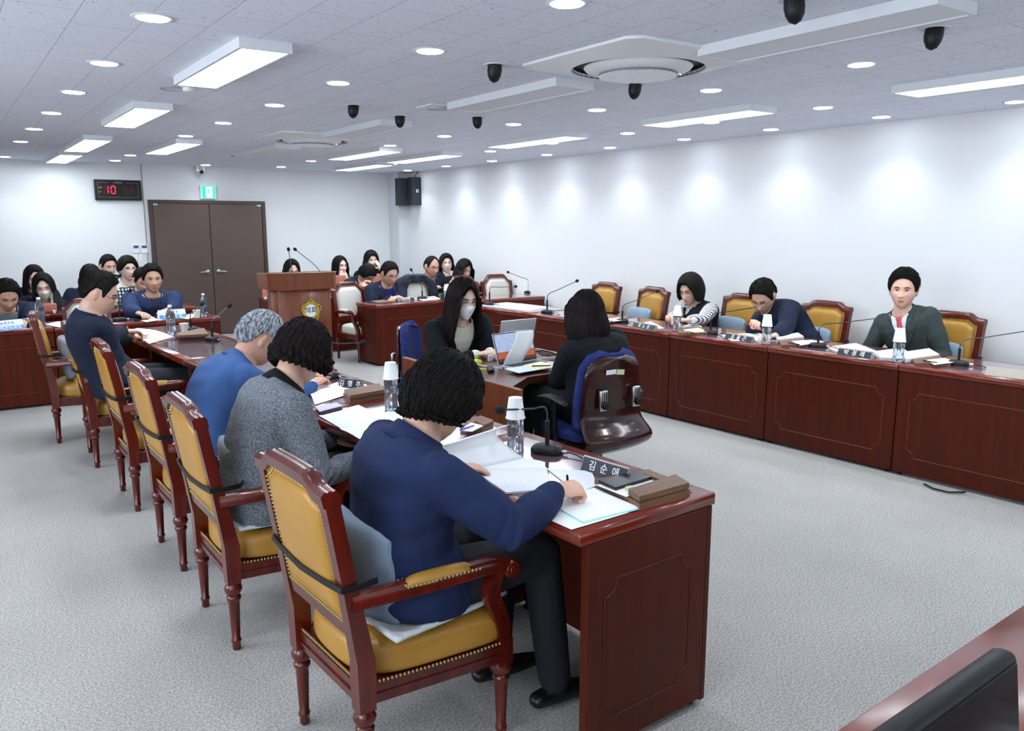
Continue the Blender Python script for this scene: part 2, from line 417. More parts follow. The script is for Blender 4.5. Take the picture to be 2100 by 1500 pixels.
for i, (x, y) in enumerate(sorted(DL, key=lambda p: (p[0], p[1]))):
    u, v = (CR @ np.array([x, y, CEIL - CAM_H])), None
    vis = u[2] > 0 and 0 <= 1050 + F_PX * u[0] / u[2] <= 2100 and 0 <= 750 + F_PX * u[1] / u[2] <= 1500
    if vis:
        r = rows[x]; cnt[r] = cnt.get(r, 0) + 1
        lb = 'round lit downlight, %s seen from the near end of the %s' % (ordn[cnt[r] - 1], r)
        if x == 3.15: lb = 'round lit downlight right beside the wall camera over the double door'
    else: lb = 'round recessed downlight out of view overhead'
    t = thing('downlight', lb, 'downlight', (x, y, CEIL), 0, 'round ceiling downlights')
    obj('trim_ring', B(True).lathe([(.058, -.003), (.078, -.004), (.082, -.001), (.082, 0.0), (.058, 0.0)], 24, caps=False), FRM, t)
    obj('lamp_disc', B().lathe([(.060, -.006), (.060, -.001)], 24), EMD, t)
    l = bpy.data.objects.new('downlight_beam', spot_d); COL.objects.link(l); l.parent = t; l.location = (0, 0, -.012)

# round cassette air conditioners
def aircon(cx, cy, label):
    t = thing('air_conditioner', label, 'air conditioner', (cx, cy, CEIL), 0, 'round cassette air conditioners in square ceiling panels')
    f = B(True); n = 48; rings = []
    for k, (sq, r, z) in enumerate([(1, .44, 0), (1, .44, -.012), (.8, .41, -.02), (0.0, .345, -.040), (0, .335, -.042), (0, .33, -.03), (0, .33, -.02)]):
        ring = []
        for i in range(n):
            a = 2 * math.pi * (i + .5) / n; c, s_ = math.cos(a), math.sin(a)
            q = 1 / max(abs(c), abs(s_)); rr = r * (1 + (q - 1) * sq * .97)
            ring.append((rr * c, rr * s_, z))
        rings.append(ring)
    f.grid(rings, caps=False); obj('square_panel', f, WHITE, t, sm=True)
    obj('air_slot', B(True).lathe([(.331, -.036), (.33, -.006), (.22, -.004)], 48, caps=False), mat('slot black', '14161c', rough=.5), t)
    obj('centre_disc', B(True).lathe([(.24, -.012), (.268, -.022), (.272, -.03), (.262, -.042), (.2, -.060), (0.001, -.070)], 48), WHITE, t)
    g = B(); R = .195; nn = 13
    for i in range(-nn, nn + 1):
        o = i * R / nn; hl = math.sqrt(max(R * R - o * o, 0))
        for ax in (0, 1):
            c0, c1 = math.cos(math.pi/4 + ax*math.pi/2), math.sin(math.pi/4 + ax*math.pi/2)
            p = Vector((-c1 * o, c0 * o, -.0715)); dd = Vector((c0, c1, 0)) * hl
            if hl > .01: g.tube([p - dd, p + dd], .0022, 4)
    obj('grille', g, WHITE, t)
    obj('grille_backing', B().lathe([(.195, -.060), (.195, -.0702)], 40), mat('grille shade', '7c8489', rough=.7), t)
    obj('sensor_light', B().ell((.2, -.1, -.058), (.004, .004, .002)), mat('white led', 'ffffff', emit='cfe4ff', es=4), t)
aircon(2.97, 3.13, 'large round ceiling air conditioner in a square panel, the near one')
aircon(3.01, 7.56, 'round ceiling air conditioner in a square panel, the far one')

# black adjustable projector spots
pc = thing('ceiling_spotlight', '', 'spotlight', (0, 0, CEIL), 0, 'black swivel ceiling spotlights')
obj('mount_ring', B(True).lathe([(.035, -.001), (.058, -.004), (.060, 0)], 24), FRM, pc)
obj('swivel_head', B(True).lathe([(.0, -.0), (.036, -.0), (.038, -.03), (.034, -.055), (.022, -.078), (.004, -.088)], 20, Matrix.Rotation(.12, 4, 'X')), BLACK, pc)
for i, (x, y, lb) in enumerate([(2.43, 3.61, 'black swivel spotlight on the left of the near air conditioner'), (3.42, 3.62, 'black swivel spotlight just behind the near air conditioner'),
    (3.49, 1.91, 'black swivel spotlight at the upper right corner of the photo'), (2.44, 5.36, 'black swivel spotlight second on the left, before the far air conditioner'),
    (2.96, 5.68, 'black swivel spotlight at the end of the switched off panel light'), (3.47, 5.40, 'black swivel spotlight third along on the right side'), (2.63, 1.97, 'black swivel spotlight cut by the top edge of the photo')]):
    place(pc, i > 0, (x, y, CEIL), 0.6 * i, lb)

# square diffuser, speaker, detector
t = thing('ceiling_vent', 'small square ceiling vent with a round diffuser before the off panel light', 'vent', (2.94, 5.08, CEIL))
obj('vent_frame', B().box((-.11, -.11, -.008), (.11, .11, 0)), WHITE, t)
obj('diffuser_ring', B(True).lathe([(.085, -.008), (.08, -.02), (.06, -.012), (.055, -.022), (.03, -.014), (.02, -.02)], 28), mat('vent grey', 'b9bec6', rough=.5), t)
t = thing('ceiling_vent', 'small square ceiling vent behind the far air conditioner', 'vent', (3.03, 9.95, CEIL))
obj('vent_frame', B().box((-.11, -.11, -.008), (.11, .11, 0)), WHITE, t)
obj('diffuser_ring', B(True).lathe([(.085, -.008), (.08, -.02), (.06, -.012), (.03, -.014), (.02, -.02)], 28), MATS['vent grey'], t)
t = thing('ceiling_speaker', 'flat round white ceiling speaker above the right wall lights', 'speaker', (4.67, 5.20, CEIL))
obj('speaker_cover', B(True).lathe([(.075, 0), (.075, -.006), (.06, -.010), (0.001, -.011)], 28), FRM, t)
t = thing('inspection_cover', 'flat round grey ceiling cover between the first two left panel lights', 'ceiling cover', (1.27, 5.32, CEIL))
obj('cover_ring', B(True).lathe([(.085, 0), (.085, -.006), (.072, -.007), (.07, -.003)], 28, caps=False), mat('ring grey', '9da5ae', rough=.5), t)
obj('cover_disc', B().lathe([(.07, -.001), (.07, -.004)], 28), FRM, t)
t = thing('smoke_detector', 'white round smoke detector beside the ceiling cover', 'smoke detector', (1.31, 5.16, CEIL))
obj('detector_base', B(True).lathe([(.05, 0), (.05, -.012), (.035, -.014)], 24), mat('detector blue', 'c3d0e2', rough=.4), t)
obj('detector_body', B(True).lathe([(.036, -.012), (.036, -.03), (.03, -.036), (0.001, -.037)], 24), WHITE, t)

# ------------------------------------------------------------------ things on the far wall
def on_wall(px, py, dy=0.0): p = ony(px, py, Y1 - dy); return p
p0, p1 = on_wall(191, 368), on_wall(290, 412)
t = thing('wall_clock', 'black digital wall clock showing a red 10', 'clock', ((p0.x + p1.x) / 2, Y1, (p0.z + p1.z) / 2))
W, H = (p1.x - p0.x) / 2, (p0.z - p1.z) / 2
obj('clock_case', B().rbox((-W, -.05, -H), (W, 0, H), .006), BLACK_GLOSS, t)
fr = B(); a, b_, e = W * .86, H * .72, .003
fr.box((-a, -.0515, -b_), (a, -.05, -b_ + e)).box((-a, -.0515, -b_), (-a + e, -.05, b_ - e)).box((a - e, -.0515, -b_), (a, -.05, b_ - e))
fr.box((-a, -.0515, b_ - e), (-.1, -.05, b_)).box((.1, -.0515, b_ - e), (a, -.05, b_))
obj('face_border', fr, mat('gold print', '8d8664', rough=.5), t)
def seg7(b, x, z, h, on):
    w, k = h * .5, h * .11
    S = {'a': ((-w/2, h/2), (w/2, h/2)), 'd': ((-w/2, -h/2), (w/2, -h/2)), 'g': ((-w/2, 0), (w/2, 0)), 'f': ((-w/2, h/2), (-w/2, 0)), 'b': ((w/2, h/2), (w/2, 0)), 'e': ((-w/2, 0), (-w/2, -h/2)), 'c': ((w/2, 0), (w/2, -h/2))}
    for s_ in on:
        (xa, za), (xb, zb) = S[s_]
        if xa == xb: b.box((x + xa - k/2, -.053, z + min(za, zb) + k*.7), (x + xa + k/2, -.0505, z + max(za, zb) - k*.7))
        else: b.box((x + min(xa, xb) + k*.7, -.053, z + za - k/2), (x + max(xa, xb) - k*.7, -.0505, z + za + k/2))
hh = H * .72; LEDR = mat('red led', '3a0205', emit='ff1428', es=4.5); LEDD = mat('unlit led', '3a0a12', rough=.4, emit='ff1020', es=.02)
for x_, on_, m_, nm_ in ((-W*.52, 'bc', LEDR, 'lit_digit'), (-W*.22, 'abcdef', LEDR, 'lit_digit'), (-W*.52, 'adefg', LEDD, 'unlit_digit'), (W*.30, 'abcdefg', LEDD, 'unlit_digit'), (W*.58, 'abcdefg', LEDD, 'unlit_digit')):
    dg_ = B(); seg7(dg_, x_, H*.02, hh, on_); obj(nm_, dg_, m_, t)
lit = B(); lit.box((-W*.75, -.053, H*.18), (-W*.70, -.0505, H*.25))
obj('morning_mark', lit, LEDR, t)
tm = text_mesh('PHAROS', H * .22, .0005, .0006); o = link('maker_name', tm, MATS['gold print'], t, (0, -.0515, H * .72)); o.rotation_euler = (math.pi/2, 0, 0)
for tx, zz in (('AM', .22), ('PM', -.2)):
    tm = text_mesh(tx, H * .2, .0005, .0004); o = link('lettering', tm, MATS['gold print'], t, (-W*.78, -.0515, H * zz)); o.rotation_euler = (math.pi/2, 0, 0)
# exit sign
p0, p1 = on_wall(408, 380), on_wall(443, 409)
t = thing('exit_sign', 'green and white running man exit sign above the double door', 'exit sign', ((p0.x + p1.x)/2, Y1, (p0.z + p1.z)/2))
W, H = (p1.x - p0.x)/2, (p0.z - p1.z)/2
obj('sign_case', B().rbox((-W, -.05, -H), (W, 0, H), .006), WHITE, t)
obj('sign_face', B().box((-W*.78, -.052, -H*.9), (W*.78, -.05, H*.9)), mat('exit green', '0c9a6a', emit='14c48c', es=1.3), t)
g = B(); s_ = H
g.box((-.42*s_, -.0535, -.75*s_), (.55*s_, -.0522, .75*s_))
obj('lit_doorway', g, mat('exit white', 'ffffff', emit='f2fff8', es=1.5), t)
mn = B(True)
def pl(*p): return [Vector((a*s_, -.0545, c*s_)) for a, c in p]
mn.ell((.02*s_, -.0545, .5*s_), (.11*s_, .001, .11*s_)); mn.tube(pl((0, .38), (-.05, -.05)), .09*s_, 6)
mn.tube(pl((-.02, .33), (-.28, .2), (-.36, .0)), .045*s_, 6); mn.tube(pl((0, .33), (.25, .12), (.42, .22)), .045*s_, 6)
mn.tube(pl((-.05, -.05), (.2, -.28), (.18, -.62)), .06*s_, 6); mn.tube(pl((-.05, -.05), (-.15, -.4), (-.48, -.55)), .06*s_, 6)
obj('running_figure', mn, MATS['exit green'], t)
# wall camera
p = ony(410, 344, Y1 - .1)
t = thing('wall_camera', 'white pan and tilt camera above the exit sign', 'camera', (p.x, Y1 - .1, p.z))
obj('shelf_bracket', B().box((-.075, -.06, .015), (.075, .1, .04)), WHITE, t)
obj('camera_yoke', B().rbox((-.055, -.04, -.06), (-.03, .04, .015), .005).rbox((.03, -.04, -.06), (.055, .04, .015), .005).rbox((-.055, -.045, .0), (.055, .045, .02), .005), WHITE, t)
obj('camera_head', B(True).ell((0, -.005, -.055), (.042, .05, .042), 16, 10), WHITE, t)
obj('lens', B(True).lathe([(.026, 0), (.028, .02), (.02, .022), (0.001, .018)], 18, Matrix.Translation((0, -.045, -.06)) @ Matrix.Rotation(math.pi/2, 4, 'X')), BLACK_GLOSS, t)
# corner loudspeakers
def speaker(pxa, pya, pxb, pyb, Y, label, logo):
    a, b = ony(pxa, pya, Y), ony(pxb, pyb, Y)
    t = thing('wall_speaker', label, 'loudspeaker', ((a.x + b.x)/2, Y, (a.z + b.z)/2)); W, H = (b.x - a.x)/2, (a.z - b.z)/2
    obj('speaker_box', B().rbox((-W, 0, -H), (W, .16, H), .008), mat('speaker black', '20242c', rough=.45), t)
    obj('speaker_grille', B().rbox((-W*.92, -.006, -H*.96), (W*.92, .002, H*.96), .003), mat('speaker mesh', '272c36', rough=.6, bump=(900, .6)), t)
    if logo: obj('badge', B().rbox((-.022, -.012, -.02 + .0), (.022, -.005, .026), .006), CAP_W, t); obj('badge_mark', B().lathe([(.011, 0), (.011, .002)], 14, Matrix.Translation((0, -.012, .003)) @ Matrix.Rotation(math.pi/2, 4, 'X')), BLACK, t)
speaker(819, 365, 845, 422, Y1 - .37 - .16, 'black loudspeaker on the pillar face', False)
speaker(846, 363, 865, 421, Y1 - .60 - .16, 'black loudspeaker with a small white square badge in the corner', True)
sp = [o for o in COL.objects if o.name.startswith('wall_speaker')][-1]; cb = B(True).tube([onx(858, 352, X1 - .25) - sp.location, onx(851, 360, X1 - .28) - sp.location, Vector((0, .08, .12)), Vector((0, .08, .02))], .006, 6); obj('speaker_cable', cb, BLACK, sp)
# thermostats and switches
for i, (xa, xb) in enumerate(((271, 286), (288, 303.5))):
    a, b = on_wall(xa, 502), on_wall(xb, 519)
    t = thing('wall_thermostat', 'white wall thermostat with small display, %s of the pair beside the door' % ('left' if i == 0 else 'right'), 'thermostat', ((a.x + b.x)/2, Y1, (a.z + b.z)/2), 0, 'wall thermostats beside the door')
    W, H = (b.x - a.x)/2, (a.z - b.z)/2
    obj('thermostat_body', B().rbox((-W, -.02, -H), (W, 0, H), .003), WHITE, t)
    obj('display', B().box((-W*.75, -.0215, H*.15), (W*.75, -.02, H*.8)), mat('lcd', '3c5a70', rough=.2), t)
for i, (xa, xb) in enumerate(((272, 282), (284, 293))):
    a, b = on_wall(xa, 522), on_wall(xb, 538)
    W, H = (b.x - a.x)/2, (a.z - b.z)/2
    t = thing('light_switch', 'plain white wall switch plate, %s one under the thermostats' % ('left' if i == 0 else 'right'), 'switch', ((a.x + b.x)/2, Y1, (a.z + b.z)/2), 0, 'wall switches beside the door')
    obj('switch_plate', B().rbox((-W, -.01, -H), (W, 0, H), .002), CUP, t); obj('rocker', B().rbox((-W*.6, -.014, -H*.7), (W*.6, -.009, H*.7), .002), CAP_W, t)
# ------------------------------------------------------------------ desks
def routed(b, w, h, y, r=.05, t=.0018):
    """thin bead with scooped corners on a panel face (local x, z), centred on x=0, z from 0"""
    pts = []
    for cx, cz, a0 in ((w/2, h, 180), (w/2, 0, 90), (-w/2, 0, 0), (-w/2, h, -90)):
        a0 = {(1, 1): 180, (1, 0): 180, (-1, 0): 0, (-1, 1): 0}[(1 if cx > 0 else -1, 1 if cz > 0 else 0)]
        if (cx > 0, cz > 0) == (True, True): aa = [180, 202, 225, 247, 270]
        elif (cx > 0, cz > 0) == (True, False): aa = [90, 112, 135, 157, 180]
        elif (cx > 0, cz > 0) == (False, False): aa = [0, 22, 45, 67, 90]
        else: aa = [270, 292, 315, 337, 360]
        for a in aa: pts.append(Vector((cx + r * math.cos(math.radians(a)), y, cz + r * math.sin(math.radians(a)))))
    pts.append(pts[0]); b.tube(pts, t, 4)
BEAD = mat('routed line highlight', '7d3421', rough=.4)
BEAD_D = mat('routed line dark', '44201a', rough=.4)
def desk(label, A, Bp, depth, zt, user=1, ends=(True, True), glass=True, group=None, name='council_desk', cat='desk', bead=True, split=0, panel=None):
    """front face runs from A to Bp on the floor; the user sits on the side the y axis points to."""
    A, Bp = Vector((A[0], A[1], 0)), Vector((Bp[0], Bp[1], 0)); d = Bp - A; L = d.length
    rz = math.atan2(d.y, d.x); t = thing(name, label, cat, (A + Bp) / 2, rz, group)
    s = user  # +1: user on local +y
    def Y(v): return v * s
    def bx(b, x0, x1, y0, y1, z0, z1, r=.003):
        b.rbox((x0, min(Y(y0), Y(y1)), z0), (x1, max(Y(y0), Y(y1)), z1), r, 1)
    top = B(); bx(top, -L/2, L/2, -.012, depth, zt - .042, zt, .005)
    obj('worktop', top, WOOD_TOP, t, sm=True)
    if glass:
        g = B(); bx(g, -L/2 + .045, L/2 - .045, .05, depth - .055, zt - .002, zt + .0025, .001); obj('glass_inlay', g, GLASS_NEAR, t)
    PW = panel or WOOD_PANEL
    f = B(); bx(f, -L/2 + .002, L/2 - .002, 0, .025, .02, zt - .042); obj('front_panel', f, PW, t)
    if bead:
        n = 1
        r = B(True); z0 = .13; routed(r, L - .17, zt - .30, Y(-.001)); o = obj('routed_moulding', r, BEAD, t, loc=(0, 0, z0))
    for k, e in enumerate(ends):
        x0 = (-L/2 if k == 0 else L/2 - .03)
        p = B(); bx(p, x0, x0 + .03, .025, depth - .03, .03, zt - .042); q = obj('end_panel', p, PW, t)
        if bead and e:
            r = B(True); routed(r, depth - .2, zt - .30, 0); xx = -L/2 - .001 if k == 0 else L/2 + .001
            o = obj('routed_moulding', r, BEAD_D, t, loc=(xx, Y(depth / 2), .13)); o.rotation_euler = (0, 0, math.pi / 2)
    sh = B(); bx(sh, -L/2 + .03, L/2 - .03, .03, depth - .30, zt - .16, zt - .145); obj('undershelf', sh, PW, t)
    for x in (-L/2 + .04, L/2 - .04):
        for y in (.04, depth - .05): obj('levelling_foot', B(True).lathe([(.012, .0), (.018, .004), (.018, .012), (.009, .014), (.009, .035)], 12, Matrix.Translation((x, Y(y), 0))), BLACK, t)
    return t
# left row, its users face the right-hand wall
LZ, RZ, BZ = .745, .72, .70
def Lx(y): return 1.975 - .045 * (y - 1.67)
ys = [1.68, 2.63, 3.58, 4.50, 5.42, 6.37, 7.32]
lbs = ['mahogany desk nearest the camera where the woman in the navy jacket writes', 'mahogany desk before the woman in the grey tweed coat', 'mahogany desk before the grey haired man in the blue suit',
       'empty mahogany desk beyond the man in the blue suit', 'empty glass topped desk with a bare surface beside the writing man', 'mahogany desk where the man in the dark navy suit writes']
desk_row_L = []
for i in range(6):
    desk_row_L.append(desk(lbs[i], (Lx(ys[i]), ys[i]), (Lx(ys[i+1]), ys[i+1] - .003), .58, LZ, user=1, ends=(i == 0, i == 5), group='mahogany desks in the left row'))
def Rx(y): return 4.97 - .045 * (y - 2.0)
ys2 = [.85, 1.80, 2.75, 3.72, 4.66, 5.60, 6.50, 7.40]
lbs = ['mahogany desk at the right edge, out of the photo', 'mahogany desk at the right edge of the photo with a blank name stand', 'mahogany desk before the man in the grey green suit with a red tie',
       'mahogany desk before the man in navy writing with a red pen', 'mahogany desk before the woman in the dark vest', 'empty mahogany desk behind the long haired woman seen from the back', 'empty mahogany desk at the far end of the right row']
for i in range(7):
    desk(lbs[i], (Rx(ys2[i]), ys2[i]), (Rx(ys2[i+1]), ys2[i+1] - .003), .60, RZ, user=-1, ends=(i == 0, i == 6), group='mahogany desks in the right row')
# rows facing the camera
desk('mahogany desk of the man with the tent card at the left edge of the photo', (-.65, 8.17), (.787, 8.17), .50, BZ, group='mahogany desks in the back left row')
desk('mahogany desk with the blue and white tent card, before the brown double door', (.79, 8.17), (2.23, 8.17), .50, BZ, group='mahogany desks in the back left row')
desk('mahogany witness desk right of the lectern where the man in the navy suit writes', (3.98, 8.32), (5.20, 8.42), .46, BZ)
desk('mahogany desk at the far right corner with two empty cream chairs behind', (5.20, 8.14), (6.22, 8.14), .46, BZ)
desk('dark mahogany staff desk row behind the lectern', (3.22, 9.60), (4.70, 9.60), .48, .70, bead=False, group='staff desks behind the lectern', name='staff_desk')
desk('mahogany staff desk behind the witness desk', (4.703, 9.02), (6.22, 9.02), .38, .70, bead=False, group='staff desks behind the lectern', name='staff_desk')
desk('rear mahogany staff desk along the far wall behind the lectern', (4.25, 10.75), (5.2, 10.75), .45, .72, bead=False, group='rear staff desks', name='staff_desk')
desk('rear mahogany staff desk in the right corner of the room', (5.203, 10.85), (5.75, 10.85), .45, .72, bead=False, group='rear staff desks', name='staff_desk')
desk('mahogany staff desk behind the left tent card desk', (-.7, 9.35), (.88, 9.35), .48, .70, bead=False, group='staff desks on the left', name='staff_desk')
desk('mahogany staff desk behind the man in the blue blazer', (.883, 9.35), (2.3, 9.35), .48, .70, bead=False, group='staff desks on the left', name='staff_desk')
desk('rear mahogany staff desk on the left near the far wall', (-.5, 10.40), (.95, 10.40), .30, .72, bead=False, group='rear staff desks on the left', name='staff_desk')
desk('rear mahogany staff desk on the left before the wall switches', (.953, 10.40), (2.25, 10.40), .30, .72, bead=False, group='rear staff desks on the left', name='staff_desk')
# low terracotta screens standing on the staff desks
def screen(label, x, y, z, w, h, grp):
    t = thing('desk_screen', label, 'desk screen', (x, y, z), 0, grp)
    obj('fabric_panel', B().rbox((-w/2, -.012, .006), (w/2, .012, h), .018, 3), PINK, t, sm=True)
    for sx in (-w/2 + .03, w/2 - .03): obj('screen_foot', B().rbox((sx - .012, -.03, 0), (sx + .012, .03, .03), .003, 1), CAP_W, t)
for x, y, z, w, h, lb in [(3.32, 9.78, .70, .28, .14, 'low terracotta screen left of the lectern by the door'), (4.38, 9.95, .70, .55, .11, 'terracotta desk screen right of the lectern'),
        (3.98, 9.72, .70, .36, .07, 'very low terracotta screen beside white papers near the lectern'), (4.55, 10.90, .72, .40, .16, 'terracotta screen behind the man with bowed head'), (5.36, 10.9, .72, .4, .16, 'terracotta screen beside the pillar on the rear desk'),
        (.75, 9.50, .70, .42, .10, 'terracotta screen behind the clear bottle on the left'), (-.1, 9.5, .70, .4, .10, 'terracotta screen at the far left edge')]:
    screen(lb, x, y, z, w, h, 'low terracotta desk screens')

# ------------------------------------------------------------------ lectern
lt = thing('lectern', 'wooden council lectern with a gold emblem and two gooseneck microphones', 'lectern', (3.09, 8.16, 0))
hw = .285; ZB = .93
b = B(); b.rbox((-hw, -.02, .05), (hw, .30, ZB), .004, 1); obj('lectern_body', b, WOOD_POD, lt, sm=True)
b = B(); b.rbox((-hw - .03, -.05, 0), (hw + .03, .33, .06), .006, 1); obj('plinth', b, WOOD_POD, lt, sm=True)
# flared top box: seven-sided, open towards the speaker
out = [(-.27, -.06), (.31, -.06), (.37, .02), (.37, .42), (-.35, .42), (-.35, .10), (-.32, .02)]
lo = [(x * .97, y) for x, y in out]
b = B(); b.grid([[Vector((x, y, ZB)) for x, y in lo], [Vector((x, y, ZB + .17 - max(0, y) * .04)) for x, y in out]])
obj('reading_box', b, WOOD_POD, lt)
b = B(); b.tube([Vector((x, y, ZB + .17 - max(0, y) * .04)) for x, y in out + out[:1]], .006, 6); obj('top_edge', b, mat('lectern edge', '8d5a38', rough=.35), lt, sm=True)
def mic_goose(parent, pts, headdir, nm='lectern_microphone', r=.004):
    g = obj(nm, B(True).tube(pts, [r * 1.3] + [r] * (len(pts) - 1), 8), GREY_METAL, parent)
    hd = Vector(headdir).normalized(); p = Vector(pts[-1])
    obj('foam_tip', B(True).ell(p + hd * .012, (.017, .017, .022), 12, 8, hd.to_track_quat('Z', 'Y').to_matrix().to_4x4()), BLACK_SOFT, g)
tp = ony(592, 514, 8.1) - Vector((3.09, 8.16, 0)); q0 = ony(602, 572, 8.05) - Vector((3.09, 8.16, 0))
mic_goose(lt, bez(q0 + Vector((0, 0, -.05)), q0 + Vector((0, 0, .08)), tp + Vector((.01, 0, -.12)), tp, 10), (-.1, 0, 1))
tp = ony(607, 513, 8.3) - Vector((3.09, 8.16, 0)); q0 = ony(659, 560, 8.25) - Vector((3.09, 8.16, 0))
mic_goose(lt, bez(q0 + Vector((.0, 0, -.05)), q0 + Vector((0, 0, .05)), q0 + (tp - q0) * .3 + Vector((0, 0, .02)), tp, 10), (-.8, 0, .6))
# emblem: five-petal rose of sharon wreath with the word for council
ec = ony(637, 637, 8.14) - Vector((3.09, 8.16, 0))
GOLD = mat('gold emblem', 'c9ad4e', rough=.28, metal=1.0)
em = B(True); R0 = .098
for k in range(25):
    a = math.pi / 2 + 2 * math.pi * k / 25; pet = 1 + .13 * math.cos(5 * (a - math.pi / 2))
    for rr, sz in ((.80, .014), (1.0, .013)):
        r_ = R0 * rr * (pet if rr > .9 else 1); em.ell((r_ * math.cos(a), -.012, r_ * math.sin(a)), (sz, .010, sz), 7, 5)
em.lathe([(R0 * .62, 0), (R0 * .66, .012), (R0 * .98, .010), (R0 * 1.0, 0)], 30, Matrix.Rotation(math.pi/2, 4, 'X'), caps=False)
e1 = obj('gold_emblem', em, GOLD, lt, loc=ec)
obj('emblem_disc', B().lathe([(R0 * .66, 0), (R0 * .66, .012)], 30, Matrix.Rotation(math.pi/2, 4, 'X')), CAP_W, e1)
tm = text_mesh('의회', .072, .001, .0003); o = link('emblem_lettering', tm, BLACK, e1, (0, -.0135, .0)); o.rotation_euler = (math.pi/2, 0, 0)

# ------------------------------------------------------------------ armchairs
def crest_z(x, hw, kind):
    a = abs(x) / hw
    if kind == 'gold':
        s = min(max((a - .50) / .26, 0), 1); s = s * s * (3 - 2 * s)
        return .962 - .006 * a * a - .030 * s - .010 * max(0, a - .8)
    s = min(max((a - .45) / .45, 0), 1)
    return .945 - .004 * a * a - .085 * (s * s * (3 - 2 * s))
def make_armchair(kind, label):
    LEA = LEATHER if kind == 'gold' else CREAM
    t = thing('armchair', label, 'armchair')
    def lean(p):
        x, y, z = p; return Vector((x, y - max(0, z - .42) * .17, z))
    hw = .235; yb = -.245
    # upper back posts (square, moulded) and turned legs
    for s in (-1, 1):
        b = B()
        sec = lambda z, w, d: [lean((s * (hw - .02) + dx * w, yb + dy * d, z)) for dx, dy in ((-.5, -.5), (.5, -.5), (.5, .5), (-.5, .5))]
        b.grid([sec(.27, .05, .05), sec(.38, .052, .055), sec(.42, .046, .055), sec(.60, .042, .045), sec(.80, .042, .042), sec(crest_z(hw - .03, hw, kind) - .012, .042, .042)])
        obj('back_post', b, WOOD_CHAIR, t, bevel=.004)
    prof = [(.013, .0), (.016, .006), (.0155, .03), (.019, .034), (.019, .042), (.0155, .046), (.021, .19), (.022, .20), (.027, .206), (.027, .216), (.021, .222), (.030, .235), (.034, .248), (.029, .262), (.023, .27), (.023, .276)]
    for s in (-1, 1): obj('leg', B(True).lathe(prof, 16, Matrix.Translation((s * (hw - .02), yb, 0))), WOOD_CHAIR, t)
    for s in (-1, 1): obj('leg', B(True).lathe(prof, 16, Matrix.Translation((s * .235, .215, 0))), WOOD_CHAIR, t)
    # seat rail
    b = B()
    out = [(-.215, yb - .01), (.215, yb - .01), (.262, .19), (.255, .235), (.12, .252), (-.12, .252), (-.255, .235), (-.262, .19)]
    b.prism(out, .275, .335); b.prism([(x * 1.02, y * 1.02) for x, y in out], .298, .306)
    for s in (-1, 1): b.box((s * .235 - .027, .188, .26), (s * .235 + .027, .242, .345))
    obj('seat_rail', b, WOOD_CHAIR, t, bevel=.004)
    # cushion
    b = B(True); rings = []
    for sc, z in ((.97, .335), (1.0, .345), (1.0, .395), (.985, .415), (.94, .43), (.80, .442), (.5, .450), (.01, .452)):
        rings.append([Vector((x * sc, (y + .0) * sc, z)) for x, y in [(-.21, yb + .005), (0, yb - .005), (.21, yb + .005), (.235, -.05), (.25, .10), (.255, .19), (.235, .228), (.12, .243), (0, .247), (-.12, .243), (-.235, .228), (-.255, .19), (-.25, .10), (-.235, -.05)]])
    b.grid(rings); cu = obj('seat_cushion', b, LEA, t)
    md = cu.modifiers.new('s', 'SUBSURF'); md.levels = 1; md.render_levels = 2
    # crest rail
    b = B(); n = 28; rows_t = []
    for i in range(n + 1):
        x = -hw + 2 * hw * i / n; zt = crest_z(x, hw, kind); zb = zt - .045
        rows_t.append([lean((x, yb + dy, z)) for dy, z in ((-.026, zb), (.024, zb), (.026, zt - .012), (.016, zt), (.008, zt - .003), (0, zt + .001), (-.008, zt - .003), (-.016, zt), (-.028, zt - .012))])
    b.grid(rows_t); obj('crest_rail', b, WOOD_CHAIR, t, sm=True)
    b = B(); n = 10
    b.grid([[lean((-hw + .02 + (2 * hw - .04) * i / n, yb + dy, z)) for dy, z in ((-.02, .485), (.02, .485), (.02, .525), (-.02, .525))] for i in range(n + 1)])
    obj('lower_back_rail', b, WOOD_CHAIR, t, bevel=.003)
    # upholstered back, bulging front and rear
    def uph(sgn, deep):
        b = B(True); nx, nz = 16, 18; rows_ = []
        for j in range(nz + 1):
            r = []
            for i in range(nx + 1):
                u = -1 + 2 * i / nx; v = j / nz; x = u * (hw - .052)
                z0 = .532; z1 = crest_z(x * 1.08, hw, kind) - .060
                z = z0 + (z1 - z0) * v
                e = min(1, (1 - abs(u)) / .16) ** .5 * min(1, min(v, 1 - v) / .08) ** .5
                r.append(lean((x, yb + sgn * (.010 + deep * e + .012 * (1 - u * u) * (1 - (2 * v - 1) ** 2)), z)))
            rows_.append(r)
        b.grid(rows_, closed_u=False); return b
    for nm, sg, dp in (('back_cushion', 1, .026), ('rear_upholstery', -1, .014)):
        o = obj(nm, uph(sg, dp), LEA, t); md = o.modifiers.new('s', 'SOLIDIFY'); md.thickness = .006; md.offset = -1
    b = B()
    b.grid([[lean((x, yb - .014, z)), lean((x, yb + .014, z))] for x, z in ()] or [[lean((-hw + .03, yb - .014, .52)), lean((hw - .03, yb - .014, .52)), lean((hw - .03, yb + .014, .52)), lean((-hw + .03, yb + .014, .52))], [lean((-hw + .03, yb - .014, crest_z(hw, hw, kind) - .04)), lean((hw - .03, yb - .014, crest_z(hw, hw, kind) - .04)), lean((hw - .03, yb + .014, crest_z(hw, hw, kind) - .04)), lean((-hw + .03, yb + .014, crest_z(hw, hw, kind) - .04))], [lean((-.11, yb - .014, .93)), lean((.11, yb - .014, .93)), lean((.11, yb + .014, .93)), lean((-.11, yb + .014, .93))]]); obj('back_board', b, LEA, t)
